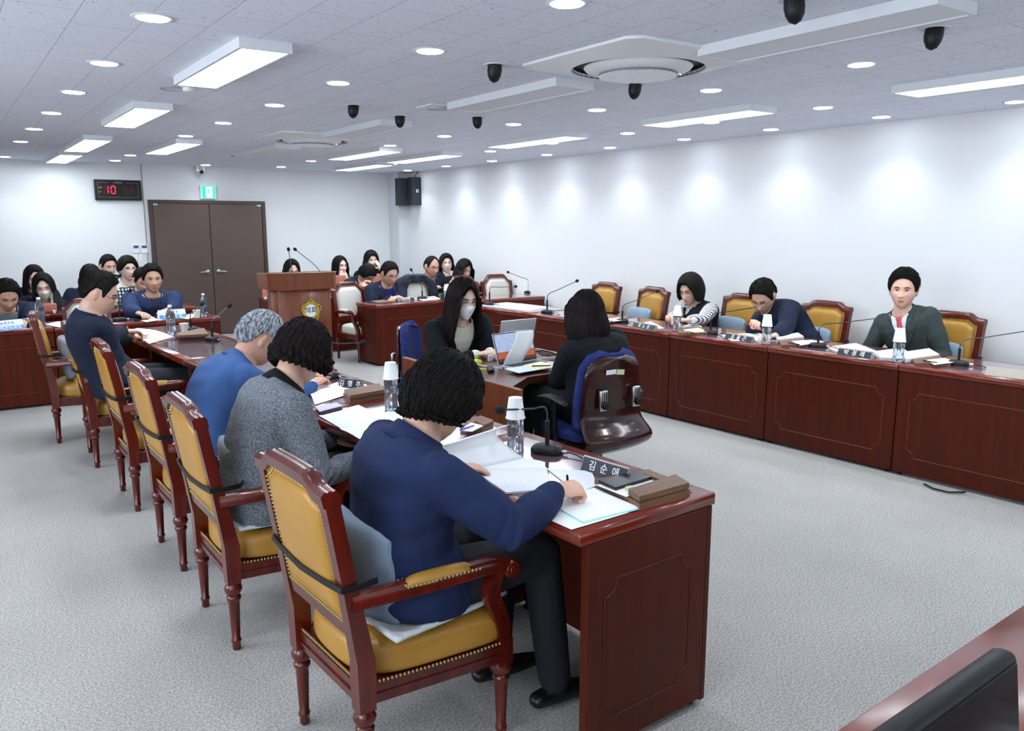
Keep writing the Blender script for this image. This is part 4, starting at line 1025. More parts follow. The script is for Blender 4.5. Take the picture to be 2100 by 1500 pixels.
def person(label, head, face, pitch, pelvis, sc=1.0, roll=0.0, turn=None, hands=None, jacket=None, shirt=None, trousers=None, hair=('short', None), skin=None,
           glasses=None, mask=None, tie=None, vneck=.30, vwidth=.055, res=.0065, build=1.0, closed=False, collar='shirt', lapel=True, curls=.8, looking=True, eyes=True,
           seat=.455, arch=.05, pen=None, badge=None, legs=True, hand_curl=(.45, .45), hand_up=None, fold=.004, sleeve_vest=None, jcol=None, hips=None, elbow_out=.55, alen=1.0, vest=False, bulk=.020):
    skin = skin or SKIN; H = np.asarray(head, float)
    fx, fy = nrm(V3(face[0], face[1], 0))[:2]
    yf = V3(fx, fy, 0); xr = V3(fy, -fx, 0)            # xr: the person's right-hand... screen-independent: right = forward x up
    cp, sp = math.cos(pitch), math.sin(pitch)
    hy = yf * cp + V3(0, 0, -sp); hz = yf * sp + V3(0, 0, cp); hx = xr
    if roll: hx, hz = hx * math.cos(roll) + hz * math.sin(roll), hz * math.cos(roll) - hx * math.sin(roll)
    HM = np.stack([hx, hy, hz], 1) * sc
    hp = lambda x, y, z: H + HM @ V3(x, y, z)
    t = turn if turn is not None else face
    tf = nrm(V3(t[0], t[1], 0)); tr = V3(tf[1], -tf[0], 0)
    P = V3(pelvis[0], pelvis[1], seat + .09 * sc)
    N = hp(0, -.022, -.108) + V3(0, 0, -.028 * sc)    # base of the neck
    # spine: gently arched backwards
    L = np.linalg.norm(N - P); mid = (P + N) / 2 - tf * arch * sc
    spine = lambda u: P * (1 - u) ** 2 + 2 * mid * u * (1 - u) + N * u * u
    def frame(u):
        tdir = nrm(2 * (1 - u) * (mid - P) + 2 * u * (N - mid)); r = tr - tdir * tr.dot(tdir); r = nrm(r); f = np.cross(tdir, r)
        if f.dot(tf) < 0: f = -f
        return spine(u), r, f, tdir
    W = build * sc
    prof = [(-.20, .165, .11, .12), (-.05, .178, .115, .125), (.06, .175, .115, .125), (.25, .158, .108, .105), (.45, .160, .112, .105), (.62, .178, .118, .110), (.78, .192, .114, .108), (.885, .186, .094, .092), (.945, .140, .074, .074), (.985, .088, .060, .064), (1.04, .058, .050, .056)]
    def torso(S, infl, to=1.1, frm=-1, m=28, skirt=0.0):
        R = []
        for u, w, df, db in prof:
            if u > to or u < frm: continue
            c, r, f, td = frame(u) if u >= 0 else (P + (frame(0)[3]) * u * L, *frame(0)[1:])
            ring = []
            for k in range(m):
                q = 2 * math.pi * k / m; cx, sy = math.cos(q), math.sin(q)
                e = .82
                X = (abs(cx) ** e) * (1 if cx > 0 else -1) * (w * W + infl + (skirt if u < .1 else 0)); Yv = (abs(sy) ** e) * (1 if sy > 0 else -1) * ((df if sy > 0 else db) * W + infl + (skirt if u < .1 else 0))
                ring.append(c + r * X + f * Yv)
            R.append(ring)
        S.grid(R)
    shc = {}; arms = {}
    c, r, f, td = frame(.865)
    for s in (1, -1): shc[s] = c + r * s * .168 * W - td * .012
    up_l, fo_l = .278 * sc * alen, .250 * sc * alen
    hands = hands or {}
    for s in (1, -1):
        T = hands.get(s)
        if T is None: T = shc[s] - V3(0, 0, .42 * sc) + tf * .16 * sc + tr * s * .02
        T = np.asarray(T, float); D = T - shc[s]; dl = np.linalg.norm(D); mx = (up_l + fo_l) * .985
        if dl > mx: T = shc[s] + D / dl * mx; dl = mx
        a = (up_l ** 2 - fo_l ** 2 + dl ** 2) / (2 * dl); hgt = math.sqrt(max(0, up_l ** 2 - a ** 2)); Dn = nrm(T - shc[s])
        hint = V3(0, 0, -1) + tr * s * elbow_out - tf * .25; hint = nrm(hint - Dn * hint.dot(Dn))
        E = shc[s] + Dn * a + hint * hgt; arms[s] = (shc[s], E, T)
    # legs: thighs forward along the torso facing, knees bent
    hj = {s: P + tr * s * .085 * W + V3(0, 0, -.01) for s in (1, -1)}
    kn = {s: hj[s] + tf * .40 * sc + tr * s * .03 + V3(0, 0, .02) for s in (1, -1)}
    an = {s: V3(kn[s][0], kn[s][1], .10) + tf * (.06 if s > 0 else -.02) * sc for s in (1, -1)}
    root = thing('person', label, 'person', (P[0], P[1], 0.0))
    loc = V3(P[0], P[1], 0)
    def fin(me, name, m_, parent=None):
        set_co(me, get_co(me) - loc); return link(name, me, m_, parent or root)
    # ---- body: one continuous skin surface
    S = Soup()
    dirs = []; nu, nv = 44, 34
    for i in range(nv + 1):
        a = math.pi * (i + .02) / (nv + .04)
        dirs.append([(math.sin(a) * math.sin(2 * math.pi * k / nu), math.sin(a) * math.cos(2 * math.pi * k / nu), math.cos(a)) for k in range(nu)])
    hpv = head_pts(np.array(dirs).reshape(-1, 3)); hpv = H + hpv @ HM.T
    S.grid([r_ for r_ in hpv.reshape(nv + 1, nu, 3)])
    for s in (1, -1):
        M_ = np.stack([hx, hy * .94 + hz * .2, hz], 1)
        S.ell(hp(s * .079, -.006, -.008), (.009 * sc, .017 * sc, .031 * sc), M_, 10, 8)
        S.ell(hp(s * .086, -.012, .002), (.006 * sc, .016 * sc, .024 * sc), M_, 10, 8)
    S.tube([hp(0, -.018, -.045), hp(0, -.022, -.10), N + V3(0, 0, .01), N - (N - P) * .06], [.056 * sc, .054 * sc, .060 * sc, .068 * sc], 16)
    torso(S, -.012)
    for s in (1, -1):
        a, e, w_ = arms[s]; S.tube([a, (a + e) / 2, e, e * .5 + w_ * .5, w_], [.050 * W, .046 * W, .038 * sc, .036 * sc, .026 * sc], 12)
        d = w_ - e
        hu = (hand_up or {}).get(s); hu = V3(0, 0, 1) if hu is None else np.asarray(hu, float)
        hd = hands.get(('d', s)); hd = nrm(d) * .6 + (np.asarray(hd, float) if hd is not None else V3(d[0], d[1], min(0, d[2]) * .2) / (np.linalg.norm(d) + 1e-6)) * .8
        g = hand(S, w_, hd, hu, s, hand_curl[0 if s > 0 else 1], sc * .96, grip=(pen == s))
        if pen == s: pen_at = (g, hd, hu)
        if legs:
            S.tube([hj[s], (hj[s] + kn[s]) / 2, kn[s]], [.080 * W, .070 * W, .052 * sc], 12); S.tube([kn[s], (kn[s] * .6 + an[s] * .4), an[s]], [.050 * sc, .050 * sc, .034 * sc], 12)
    body = S.fuse('body', res * .8 if not mask else res * .8, 2, .4)
    fin(body, 'body', skin)
    # ---- clothes
    def tcoord(co):
        """torso coordinates (u along the spine, lateral, forward) of points"""
        us = np.linspace(-.15, 1.1, 60); sp_ = np.array([frame(u)[0] if u >= 0 else P + frame(0)[3] * u * L for u in us])
        d2 = ((co[:, None, :] - sp_[None]) ** 2).sum(2); i = d2.argmin(1); u = us[i]; rel = co - sp_[i]
        fr_ = [frame(max(0, u_)) for u_ in us]; r_ = np.array([q[1] for q in fr_])[i]; f_ = np.array([q[2] for q in fr_])[i]
        return u, (rel * r_).sum(1), (rel * f_).sum(1)
    SH = shirt; JK = jacket
    if JK is not None:
        S = Soup(); torso(S, bulk * sc, 1.0, skirt=.010); 
        for s in (1, -1):
            a, e, w_ = arms[s]; tip = e + (w_ - e) * .90
            if vest: continue
            S.tube([a * 1.0, (a + e) / 2, e, e * .5 + tip * .5, tip], [.070 * W, .067 * W, .060 * W, .055 * W, .044 * sc], 16)
        me = S.fuse('jacket', res, 7, .6); co = get_co(me); no = get_no(me)
        u, x, y = tcoord(co)
        co += no * folds(co, fold, int(abs(H[0] * 100)) % 97)
        # creases gathered at the elbows
        for s in (1, -1):
            a, e, w_ = arms[s]; dd = np.linalg.norm(co - e, axis=1); ax = nrm(w_ - a); co += no * (np.sin((co @ ax) * 190) * .0035 * np.exp(-(dd / .075) ** 2))[:, None]
        if not closed:
            vtop = 1.02; half = vwidth * sc * np.clip((u - (1 - vneck * 1.6)) / (vneck * 1.6), 0, 1) ** .8 * 1.0
            m_ = (y > .02) & (np.abs(x) < half) & (u > 1 - vneck * 1.6); depth_ = np.clip((half - np.abs(x)) / .006, 0, 1)
            co -= no * (m_ * depth_ * .030)[:, None]
        co[:, 2] = np.maximum(co[:, 2], seat + .016); set_co(me, co); J = fin(me, 'jacket', JK)
        def surf(uu, xx, off):
            c_, r_, f_, td_ = frame(min(uu, 1.0)); i = max(0, min(len(prof) - 2, next((k for k in range(len(prof) - 1) if prof[k + 1][0] >= uu), len(prof) - 2)))
            a_, b_ = prof[i], prof[i + 1]; q = (uu - a_[0]) / (b_[0] - a_[0]); w_ = (a_[1] + (b_[1] - a_[1]) * q) * W + bulk * sc; df = (a_[2] + (b_[2] - a_[2]) * q) * W + bulk * sc
            k = min(.98, abs(xx) / w_); return c_ + r_ * xx + f_ * (df * (1 - k ** 2.44) ** .41 + off)
        if lapel and not closed:
            for s in (1, -1):
                rings = []
                for k in range(9):
                    q = k / 8; uu = 1 - vneck * 1.6 + (vneck * 1.6 - .02) * q; xi = s * vwidth * sc * (q ** .8); wd = (.004 + .052 * math.sin(min(1, q * 1.25) * math.pi * .62) * (1 if q < .78 else .62)) * sc
                    a_, b_ = surf(uu, xi, .007), surf(uu, xi + s * wd, .013)
                    a2, b2 = surf(uu, xi, -.004), surf(uu, xi + s * wd, .001); rings.append([a_, b_, b2, a2])
                S2 = Soup(); S2.grid(rings); fin(S2.raw('lapel'), 'lapel', jcol or JK, J)
        # jacket collar behind the neck
        def ring_collar(rad, h0, h1, th, mm, a0, nm, par, tilt=.35, yoff=0.0):
            nc, nr, nf, nt = frame(1.0); rings = []
            for k in range(25):
                a = a0 + (2 * math.pi - 2 * a0) * k / 24   # angle from the front
                dv = f * 0
                dv = nf * math.cos(a) + nr * math.sin(a); drop = .030 * sc * (0.5 + .5 * math.cos(a)) 
                b0 = nc + nt * (h0 * sc - drop) + dv * (rad + .022) * sc + nf * yoff; b1 = nc + nt * (h1 * sc - drop * .8) + dv * rad * .93 * sc + nf * (yoff + tilt * .0)
                rings.append([b0, b0 + dv * th, (b0 + b1) / 2 + dv * (th + .003), b1 + dv * th, b1, (b0 + b1) / 2])
            S2 = Soup(); S2.grid(rings); me_ = S2.raw(nm); smooth(me_); return fin(me_, nm, mm, par)
        if collar != 'none': ring_collar(.074, -.030, .022, .007, jcol or JK, .95 if not closed else .35, 'jacket_collar', J)
    if closed and not sleeve_vest and JK is not None: SH = None
    if SH is not None:
        S = Soup(); torso(S, .002, 1.0)
        if JK is None or sleeve_vest:
            for s in (1, -1):
                a, e, w_ = arms[s]; tip = e + (w_ - e) * .93; S.tube([a, (a + e) / 2, e, e * .5 + tip * .5, tip], [.060 * W, .056 * W, .048 * sc, .045 * sc, .037 * sc], 14)
        elif JK is not None:
            for s in (1, -1):
                a, e, w_ = arms[s]; S.tube([e * .4 + w_ * .6, e + (w_ - e) * .955], [.034 * sc, .034 * sc], 12)
        me = S.fuse('shirt', res, 4, .5)
        if JK is None or sleeve_vest: co = get_co(me); co += get_no(me) * folds(co, fold, 5); set_co(me, co)
        SHo = fin(me, 'shirt', SH)
        if collar == 'shirt':
            nc, nr, nf, nt = frame(1.0)
            rings = []
            for k in range(21):
                a = .28 + (2 * math.pi - .56) * k / 20; dv = nf * math.cos(a) + nr * math.sin(a); drop = .034 * sc * (0.5 + .5 * math.cos(a))
                b0 = nc + nt * (-.018 * sc - drop) + dv * .066 * sc; b1 = nc + nt * (.030 * sc - drop) + dv * .060 * sc; rings.append([b0, b0 + dv * .004, b1 + dv * .004, b1])
            S2 = Soup(); S2.grid(rings); fin(S2.raw('shirt_collar'), 'shirt_collar', SH, SHo)
            for s in (1, -1):
                tip = nc + nf * .083 * sc + nr * s * .042 * sc - nt * .075 * sc; a1 = nc + nf * .066 * sc + nr * s * .008 * sc - nt * .018 * sc; a2 = nc + nf * .02 * sc + nr * s * .068 * sc - nt * .006 * sc; o_ = nf * .006
                S2 = Soup(); S2.grid([[a1, a1 + o_, a1 + o_ * 1.01, a1 * 1.0 + o_ * .2], [tip, tip + o_, a2 + o_, a2]]); fin(S2.raw('collar_point'), 'collar_point', SH, SHo)
        if tie is not None:
            nc, nr, nf, nt = frame(1.0); rings = []
            for k in range(12):
                q = k / 11; uu = .965 - .5 * q; c_, r_, f_, td_ = frame(uu); i = next(j for j in range(len(prof) - 1) if prof[j + 1][0] >= uu); a_, b_ = prof[i], prof[i + 1]; w = (uu - a_[0]) / (b_[0] - a_[0])
                df = (a_[2] + (b_[2] - a_[2]) * w) * W + .004; hw_ = (.019 if q < .08 else .014 + .020 * q) * sc; th = (.016 if q < .08 else .006)
                rings.append([c_ + f_ * df - r_ * hw_, c_ + f_ * (df + th) - r_ * hw_ * .9, c_ + f_ * (df + th * 1.3), c_ + f_ * (df + th) + r_ * hw_ * .9, c_ + f_ * df + r_ * hw_])
            S2 = Soup(); S2.grid(rings); me = S2.raw('necktie'); smooth(me); fin(me, 'necktie', tie, SHo)
    if legs:
        TR = trousers or mat('dark trousers', '171a22', rough=.9, bump=(300, .2))
        S = Soup(); torso(S, .006, .12)
        for s in (1, -1):
            S.tube([hj[s], (hj[s] + kn[s]) / 2, kn[s]], [.094 * W, .082 * W, .066 * sc], 12); S.tube([kn[s], kn[s] * .5 + an[s] * .5, an[s]], [.064 * sc, .062 * sc, .056 * sc], 12)
        me = S.fuse('trousers', .010, 3, .5); fin(me, 'trousers', TR)
        for s in (1, -1):
            S = Soup(); A = V3(an[s][0], an[s][1], .04); S.tube([A - tf * .07 * sc, A, A + tf * .09 * sc - V3(0, 0, .006), A + tf * .175 * sc - V3(0, 0, .012)], [.034 * sc, .040 * sc, .040 * sc, .028 * sc], 14, .8, (0, 0, 1)); S.tube([A + V3(0, 0, .02), A + V3(0, 0, .07)], [.036, .036], 10)
            me = S.fuse('shoe', .007, 3, .5); co = get_co(me); co[:, 2] = np.maximum(co[:, 2], .004); set_co(me, co); fin(me, 'shoe', mat('black shoe leather', '111216', rough=.35))
    # ---- face details
    HMn = Matrix(((hx[0], hy[0], hz[0], 0), (hx[1], hy[1], hz[1], 0), (hx[2], hy[2], hz[2], 0), (0, 0, 0, 1)))
    def fobj(b, nm, m_, par=None):
        o = obj(nm, b, m_, par or root, sm=True); o.matrix_local = Matrix.Translation(Vector(H - loc)) @ HMn @ Matrix.Scale(sc, 4); return o
    if eyes:
        for s in (1, -1):
            ys_ = head_surf(s * .031, .006)
            if looking:
                fobj(B(True).ell((s * .031, ys_ - .0010, .006), (.0125, .0045, .0046), 12, 7), 'eye', EYEW); fobj(B(True).ell((s * .031, ys_ + .0025, .0062), (.0050, .0020, .0047), 10, 6), 'iris', EYED)
            b = B(True); b.tube([(s * .017, head_surf(s * .017, .007) + .0015, .005), (s * .025, head_surf(s * .025, .010) + .0025, .0105 if looking else .004), (s * .034, head_surf(s * .034, .010) + .0025, .0110 if looking else .003), (s * .045, head_surf(s * .045, .006) + .002, .006)], [.0014, .0028, .0028, .0014], 6); fobj(b, 'eyelash_line', BROW)
            b = B(True); pts = [(s * x, head_surf(s * x, z) + .001, z) for x, z in ((.014, .022), (.024, .0265), (.036, .0275), (.050, .021))]; b.tube(pts, [.0026, .0042, .0038, .0016], 6, sx=.9); fobj(b, 'eyebrow', BROW)
        if not mask:
            b = B(True); pts = [(x, head_surf(x, -.0615) + .0005, z) for x, z in ((-.022, -.0625), (-.010, -.0595), (0, -.0605), (.010, -.0595), (.022, -.0625))]; b.tube(pts, [.001, .0032, .0034, .0032, .001], 6)
            pts = [(x, head_surf(x, -.066) - .0005, z) for x, z in ((-.018, -.0645), (-.008, -.0675), (0, -.068), (.008, -.0675), (.018, -.0645))]; b.tube(pts, [.001, .0036, .004, .0036, .001], 6); fobj(b, 'lips', LIP)
    if glasses:
        b = B(True)
        for s in (1, -1):
            c0 = s * .032; yy = head_surf(s * .03, .0) + .014; n = 18
            pts = [(c0 + .0225 * math.cos(2 * math.pi * k / n), yy - .004 * abs(math.cos(2 * math.pi * k / n)) * (1 if math.cos(2 * math.pi * k / n) * s > 0 else 0), .0 + .0175 * math.sin(2 * math.pi * k / n)) for k in range(n + 1)]
            b.tube(pts, .0012, 5); b.tube([(c0 + s * .0225, yy - .004, .004), (s * .070, .04, .006), (s * .083, -.005, .004)], .0011, 5)
        b.tube([(-.010, head_surf(0, .004) + .006, .003), (0, head_surf(0, .006) + .008, .005), (.010, head_surf(0, .004) + .006, .003)], .0012, 5)
        fobj(b, 'eyeglasses', glasses)
    if mask:
        b = B(True); rows_ = []; nn = 16
        for j in range(9):
            v = j / 8; z = -.012 - .102 * v; r_ = []
            for i in range(nn + 1):
                a = -1 + 2 * i / nn; x = a * (.066 - .026 * v ** 2); zz = z + .022 * (abs(a) ** 2) * (1 - v) * (-1) * .6 + abs(a) ** 2 * .020 * v
                y0 = head_surf(x * .96, max(zz, -.104)); tent = .034 * (1 - abs(a)) ** .8 * math.exp(-((v - .35) / .42) ** 2) if abs(a) < 1 else 0
                base = head_surf(0, -.02) - .022
                r_.append(Vector((x, max(y0 + .003, y0 * 0 + base * (1 - abs(a) ** 2 * .55) * (1 - .25 * v) + tent * .5 - .004), zz)))
            rows_.append(r_)
        b.grid(rows_, closed_u=False); mo = fobj(b, 'face_mask', mask); md = mo.modifiers.new('s', 'SOLIDIFY'); md.thickness = .003
        b = B(True)
        for s in (1, -1): b.tube([(s * .064, head_surf(.062, -.02) + .002, -.02), (s * .080, .01, .005), (s * .086, -.02, .015), (s * .082, -.015, -.03), (s * .055, head_surf(.05, -.08), -.085)], .0011, 5)
        fobj(b, 'mask_straps', mask, None)
    if badge is not None:
        try:
            q = surf(.72, -badge * .085 * sc, .004) - loc; obj('lapel_badge', B(True).ell(q, (.006, .006, .006), 8, 6), GOLD, J)
        except NameError: pass
    # ---- hair
    style, hmat = hair[0], hair[1] or mat('black hair', '14110f', rough=.42, noise=(3, .4), stretch=(60, 60, 3), spec=.35)
    make_hair(style, hmat, H, HM, hx, hy, hz, loc, root, sc, hair[2] if len(hair) > 2 else {})
    if pen is not None:
        g, hd, hu = pen_at; tipd = nrm(hd * .35 + hu * -.9); return root, g, tipd
    return root

HAIR = {
    # phi (deg from the face): end latitude theta (deg from crown), hanging length (m), thickness (m)
    'short':  dict(th=[(0, 45), (25, 48), (46, 56), (60, 76), (66, 92), (73, 93), (80, 74), (100, 72), (112, 88), (124, 106), (140, 116), (180, 122)], ln=[(0, 0), (180, 0)], tk=.012, vol=.95),
    'balding': dict(th=[(0, 22), (25, 30), (48, 52), (60, 76), (66, 92), (73, 93), (80, 74), (100, 72), (112, 88), (124, 106), (140, 116), (180, 122)], ln=[(0, 0), (180, 0)], tk=.009),
    'bob':    dict(th=[(0, 52), (22, 54), (40, 76), (58, 90), (90, 90), (180, 92)], ln=[(0, 0), (40, 0), (56, .06), (75, .085), (120, .095), (180, .085)], tk=.020),
    'bowl':   dict(th=[(0, 70), (22, 72), (45, 80), (62, 98), (90, 112), (115, 112), (140, 122), (180, 126)], ln=[(0, 0), (180, 0)], tk=.024),
    'long':   dict(th=[(0, 40), (18, 44), (36, 66), (52, 88), (90, 90), (180, 92)], ln=[(0, 0), (34, 0), (50, .10), (62, .22), (80, .26), (120, .28), (180, .27)], tk=.018),
    'curly':  dict(th=[(0, 62), (30, 66), (55, 92), (75, 112), (100, 118), (140, 126), (180, 130)], ln=[(0, 0), (70, .0), (100, .015), (180, .02)], tk=.030),
}
def make_hair(style, hmat, H, HM, hx, hy, hz, loc, root, sc, opt):
    D = dict(HAIR[style]); D.update(opt); asym = D.get('part', 0.0); tk0 = D['tk']
    ip = lambda tab, a: float(np.interp(a, [q[0] for q in tab], [q[1] for q in tab]))
    nphi = D.get('n', 120); nth = 26; nl = 14 if max(q[1] for q in D['ln']) > 0 else 0
    rs = np.random.RandomState(int(abs(H[0] * 1000)) % 9999)
    ph1, ph2, ph3 = rs.rand(3) * 6.28
    outer = []; down = nrm(V3(0, 0, -1) * D.get('grav', .8) - hz * (1 - D.get('grav', .8)))
    amp = D.get('amp', .0016); wav = D.get('wave', 0)
    cols_o = []; cols_i = []
    for k in range(nphi):
        phi = 2 * math.pi * k / nphi; deg = math.degrees(phi); a = min(deg, 360 - deg)
        th_e = math.radians(ip(D['th'], a)); ln = ip(D['ln'], a) * sc
        jit = .5 * math.sin(k * 2.399 + ph1) + .5 * math.sin(k * 1.13 + ph2)
        if style == 'short': jit *= .5
        ln = ln * (1 + .05 * jit); th_e = th_e * (1 + .012 * jit)
        oc, ic = [], []
        for j in range(nth + 1):
            v = j / nth; th = th_e * v + 1e-3
            dvec = np.array([[math.sin(th) * math.sin(phi), math.sin(th) * math.cos(phi), math.cos(th)]])
            q = head_pts(dvec)[0] if not (th < 1.3 and abs(phi - math.pi) > 2.2) else head_pts(dvec)[0]
            nn = nrm(q / np.array([.077, .097, .118]) ** 2 * .01)
            edge = 1 if nl and ln > 0.005 else min(1, (1 - v) / .12 + .25)
            tk = tk0 * (1.0 + D.get('vol', 0.25) * math.cos(min(th, 1.4)) ) * edge
            groove = amp * (math.sin(phi * 31 + 3 * math.sin(th * 2 + ph1)) + .7 * math.sin(phi * 53 + 2.5 * math.sin(th * 3 + ph3)))
            if wav: groove += wav * (math.sin(phi * 7 + 3.1 * th + ph1) * math.sin(th * 9 + 2 * math.sin(phi * 3) + ph2) + .6 * math.sin(phi * 13 - 6 * th + ph3) * math.sin(th * 17 + phi * 5))
            if asym: # parting groove
                px_ = q[0] - asym; groove -= .004 * math.exp(-(px_ / .004) ** 2) * (1 if q[2] > .05 and q[1] > -.04 else 0)
            po = q + nn * (tk + groove * min(1, v * 3)); pi = q + nn * (-.004)
            oc.append(H + HM @ po); ic.append(H + HM @ pi)
        if nl:
            base_o, base_i = oc[-1], ic[-1]; out_dir = nrm((base_o - H) - hz * (base_o - H).dot(hz)); 
            for j in range(1, nl + 1):
                v = j / nl; s_ = ln * v
                tap = 1 - .75 * v ** 3
                flare = D.get('flare', .012) * math.sin(v * math.pi * .8) * sc
                thick = (np.linalg.norm(oc[nth] - ic[nth])) * tap
                gv = amp * 1.6 * math.sin(phi * 31 + v * 5 + ph1) + (wav * math.sin(v * 9 + phi * 8) if wav else 0)
                c = base_o + down * s_ + out_dir * (flare + gv - D.get('tuck', 0) * v * v)
                oc.append(c); ic.append(c - out_dir * thick)
        cols_o.append(oc); cols_i.append(ic)
    o = np.array(cols_o); i_ = np.array(cols_i); m = o.shape[1]
    verts = np.concatenate([o.reshape(-1, 3), i_.reshape(-1, 3)]) - loc; off = nphi * m; F = []
    for k in range(nphi):
        k2 = (k + 1) % nphi
        for j in range(m - 1):
            F.append((k * m + j, k2 * m + j, k2 * m + j + 1, k * m + j + 1)); F.append((off + k * m + j + 1, off + k2 * m + j + 1, off + k2 * m + j, off + k * m + j))
        F.append((k * m + m - 1, k2 * m + m - 1, off + k2 * m + m - 1, off + k * m + m - 1))
    me = bpy.data.meshes.new('hair'); me.from_pydata([tuple(v) for v in verts], [], F); smooth(me)
    bm = bmesh.new(); bm.from_mesh(me); bmesh.ops.remove_doubles(bm, verts=bm.verts, dist=.0002); bmesh.ops.recalc_face_normals(bm, faces=bm.faces); bm.to_mesh(me); bm.free()
    h = link('hair', me, hmat, root)
    if D.get('locks'):
        # loose locks so the outline is not a smooth shell
        b = B(True); rs = np.random.RandomState(7)
        for q in range(D['locks']):
            k = rs.randint(nphi); j = rs.randint(1, m - 6); ns = rs.randint(4, 6 + (m - nth) // 4); sw_ = rs.uniform(-1, 1); r0 = D.get('lock_r', .002) * rs.uniform(.6, 1.2); pts = []; ph_ = rs.uniform(0, 6.28); up_ = rs.uniform(.2, 1) * D.get('lift', .004)
            for i in range(ns + 1):
                jj = min(m - 1, j + i); kk = k + sw_ * i * .9 + D.get('curl', 0) * math.sin(i * 1.3 + ph_); k0 = int(math.floor(kk)) % nphi; w_ = kk - math.floor(kk)
                p_ = cols_o[k0][jj] * (1 - w_) + cols_o[(k0 + 1) % nphi][jj] * w_; n_ = nrm(p_ - H) if jj <= nth else nrm((p_ - H) - down * (p_ - H).dot(down))
                pts.append(Vector(p_ + n_ * (up_ * math.sin(math.pi * min(1, i / ns * 1.05)) - .002) - loc))
            if (pts[0] - pts[-1]).length < .006: continue
            b.tube(pts, [r0 * .7] + [r0] * (ns - 1) + [r0 * .2], 5)
        obj('hair_locks', b, hmat, h)
# ------------------------------------------------------------------ the people in the room
def fab(name, c, n=None, b=(260, .3), **k): return mat(name, c, rough=.88, noise=n, bump=b, spec=.25, **k)
NAVY = fab('royal navy wool', '1d2a4e', (9, .12)); BLUE = fab('bright blue suiting', '375588', (6, .08)); DNAVY = fab('dark navy suiting', '1a2238', (8, .15))
TWEED = mat('grey tweed', '868d95', rough=.95, noise=(230, .6, '3a4047'), bump=(200, .6), spec=.2)
BLAZER = fab('navy blazer cloth', '24355c', (30, .15)); BLACKJ = fab('black jacket cloth', '10141b'); CHAR = fab('charcoal cloth', '1b212b'); GREENG = fab('grey green suiting', '3a4444', (40, .1))
WSH = fab('white shirt cotton', 'e3e9f2'); IVORY = fab('ivory knit', 'e9ead8'); GREYSH = fab('grey shirt', '6e7885'); GREENK = fab('dark green knit', '12241f'); GREYK = fab('grey cardigan', '66707e')
SAGE = fab('sage blouse', '93a392'); BLUESH = fab('pale blue shirt', 'b9c6dd'); NAVYB = fab('deep blue knit', '1f2477'); CREAMJ = fab('cream jacket', 'd3d6cf'); REDK = fab('red knit', 'a8152b'); BLKCOL = fab('black velvet collar', '0c0d11')
def check_mat(name, base, l1, l2, scale, stripes=False):
    if name in MATS: return MATS[name]
    m = bpy.data.materials.new(name); m.use_nodes = True; nt = m.node_tree; b = nt.nodes['Principled BSDF']; b.inputs['Roughness'].default_value = .9
    tc = nt.nodes.new('ShaderNodeTexCoord'); last = None; col = lin(base)
    prev = None
    for axis, c2, w in ((0, l1, .62), (2, l2, .62)) if not stripes else ((1, l1, .60),):
        wv = nt.nodes.new('ShaderNodeTexWave'); wv.wave_type = 'BANDS'; wv.bands_direction = ('X', 'Y', 'Z')[axis]; wv.inputs['Scale'].default_value = scale; wv.inputs['Distortion'].default_value = .6; wv.inputs['Detail Scale'].default_value = .5
        nt.links.new(tc.outputs['Object'], wv.inputs[0])
        r = nt.nodes.new('ShaderNodeValToRGB'); r.color_ramp.interpolation = 'CONSTANT'; r.color_ramp.elements[0].color = (0, 0, 0, 1); r.color_ramp.elements[1].color = (1, 1, 1, 1); r.color_ramp.elements[1].position = w
        nt.links.new(wv.outputs[0], r.inputs[0]); mx = nt.nodes.new('ShaderNodeMix'); mx.data_type = 'RGBA'; nt.links.new(r.outputs[0], mx.inputs[0])
        if prev is None: mx.inputs[6].default_value = col
        else: nt.links.new(prev, mx.inputs[6])
        mx.inputs[7].default_value = lin(c2); prev = mx.outputs[2]
    nt.links.new(prev, b.inputs['Base Color']); MATS[name] = m; return m
PLAIDG = check_mat('green and white plaid', '24433f', 'dfe3df', '1b2c36', 9); PLAIDP = check_mat('dark purple plaid', '1d1d33', '4d4560', '2a2a48', 12)
STRIPE = check_mat('black and white striped cotton', 'eef0f2', '4a4e55', '', 14, True)
HB = mat('black hair', '14110f', rough=.6, noise=(3, .4), stretch=(60, 60, 3), spec=.15)
HB2 = mat('dark brown hair', '1a1312', rough=.55, noise=(3, .4), stretch=(60, 60, 3), spec=.12)
HG = mat('silver grey hair', 'b9c0c9', rough=.55, noise=(5, .6, '3d434c'), stretch=(22, 22, 4), spec=.3)
GLS = mat('thin dark spectacle frame', '3a3532', rough=.3, metal=.6); GLB = mat('black spectacle frame', '17171b', rough=.3)
MSKW = fab('white face mask', 'f0f4fa', b=(500, .2)); MSKI = fab('ivory face mask', 'e6e2d2', b=(500, .2))
REDTIE = mat('red dotted tie', 'b5152c', rough=.5, noise=(150, .3, 'd8606c'))
PEOPLE = {}
def at_y(px, py, Y): return ony(px, py, Y)
def dk(px, py, z): v = onz(px, py, z); return v
lz, rz_, bz = LZ + .035, RZ + .035, BZ + .035

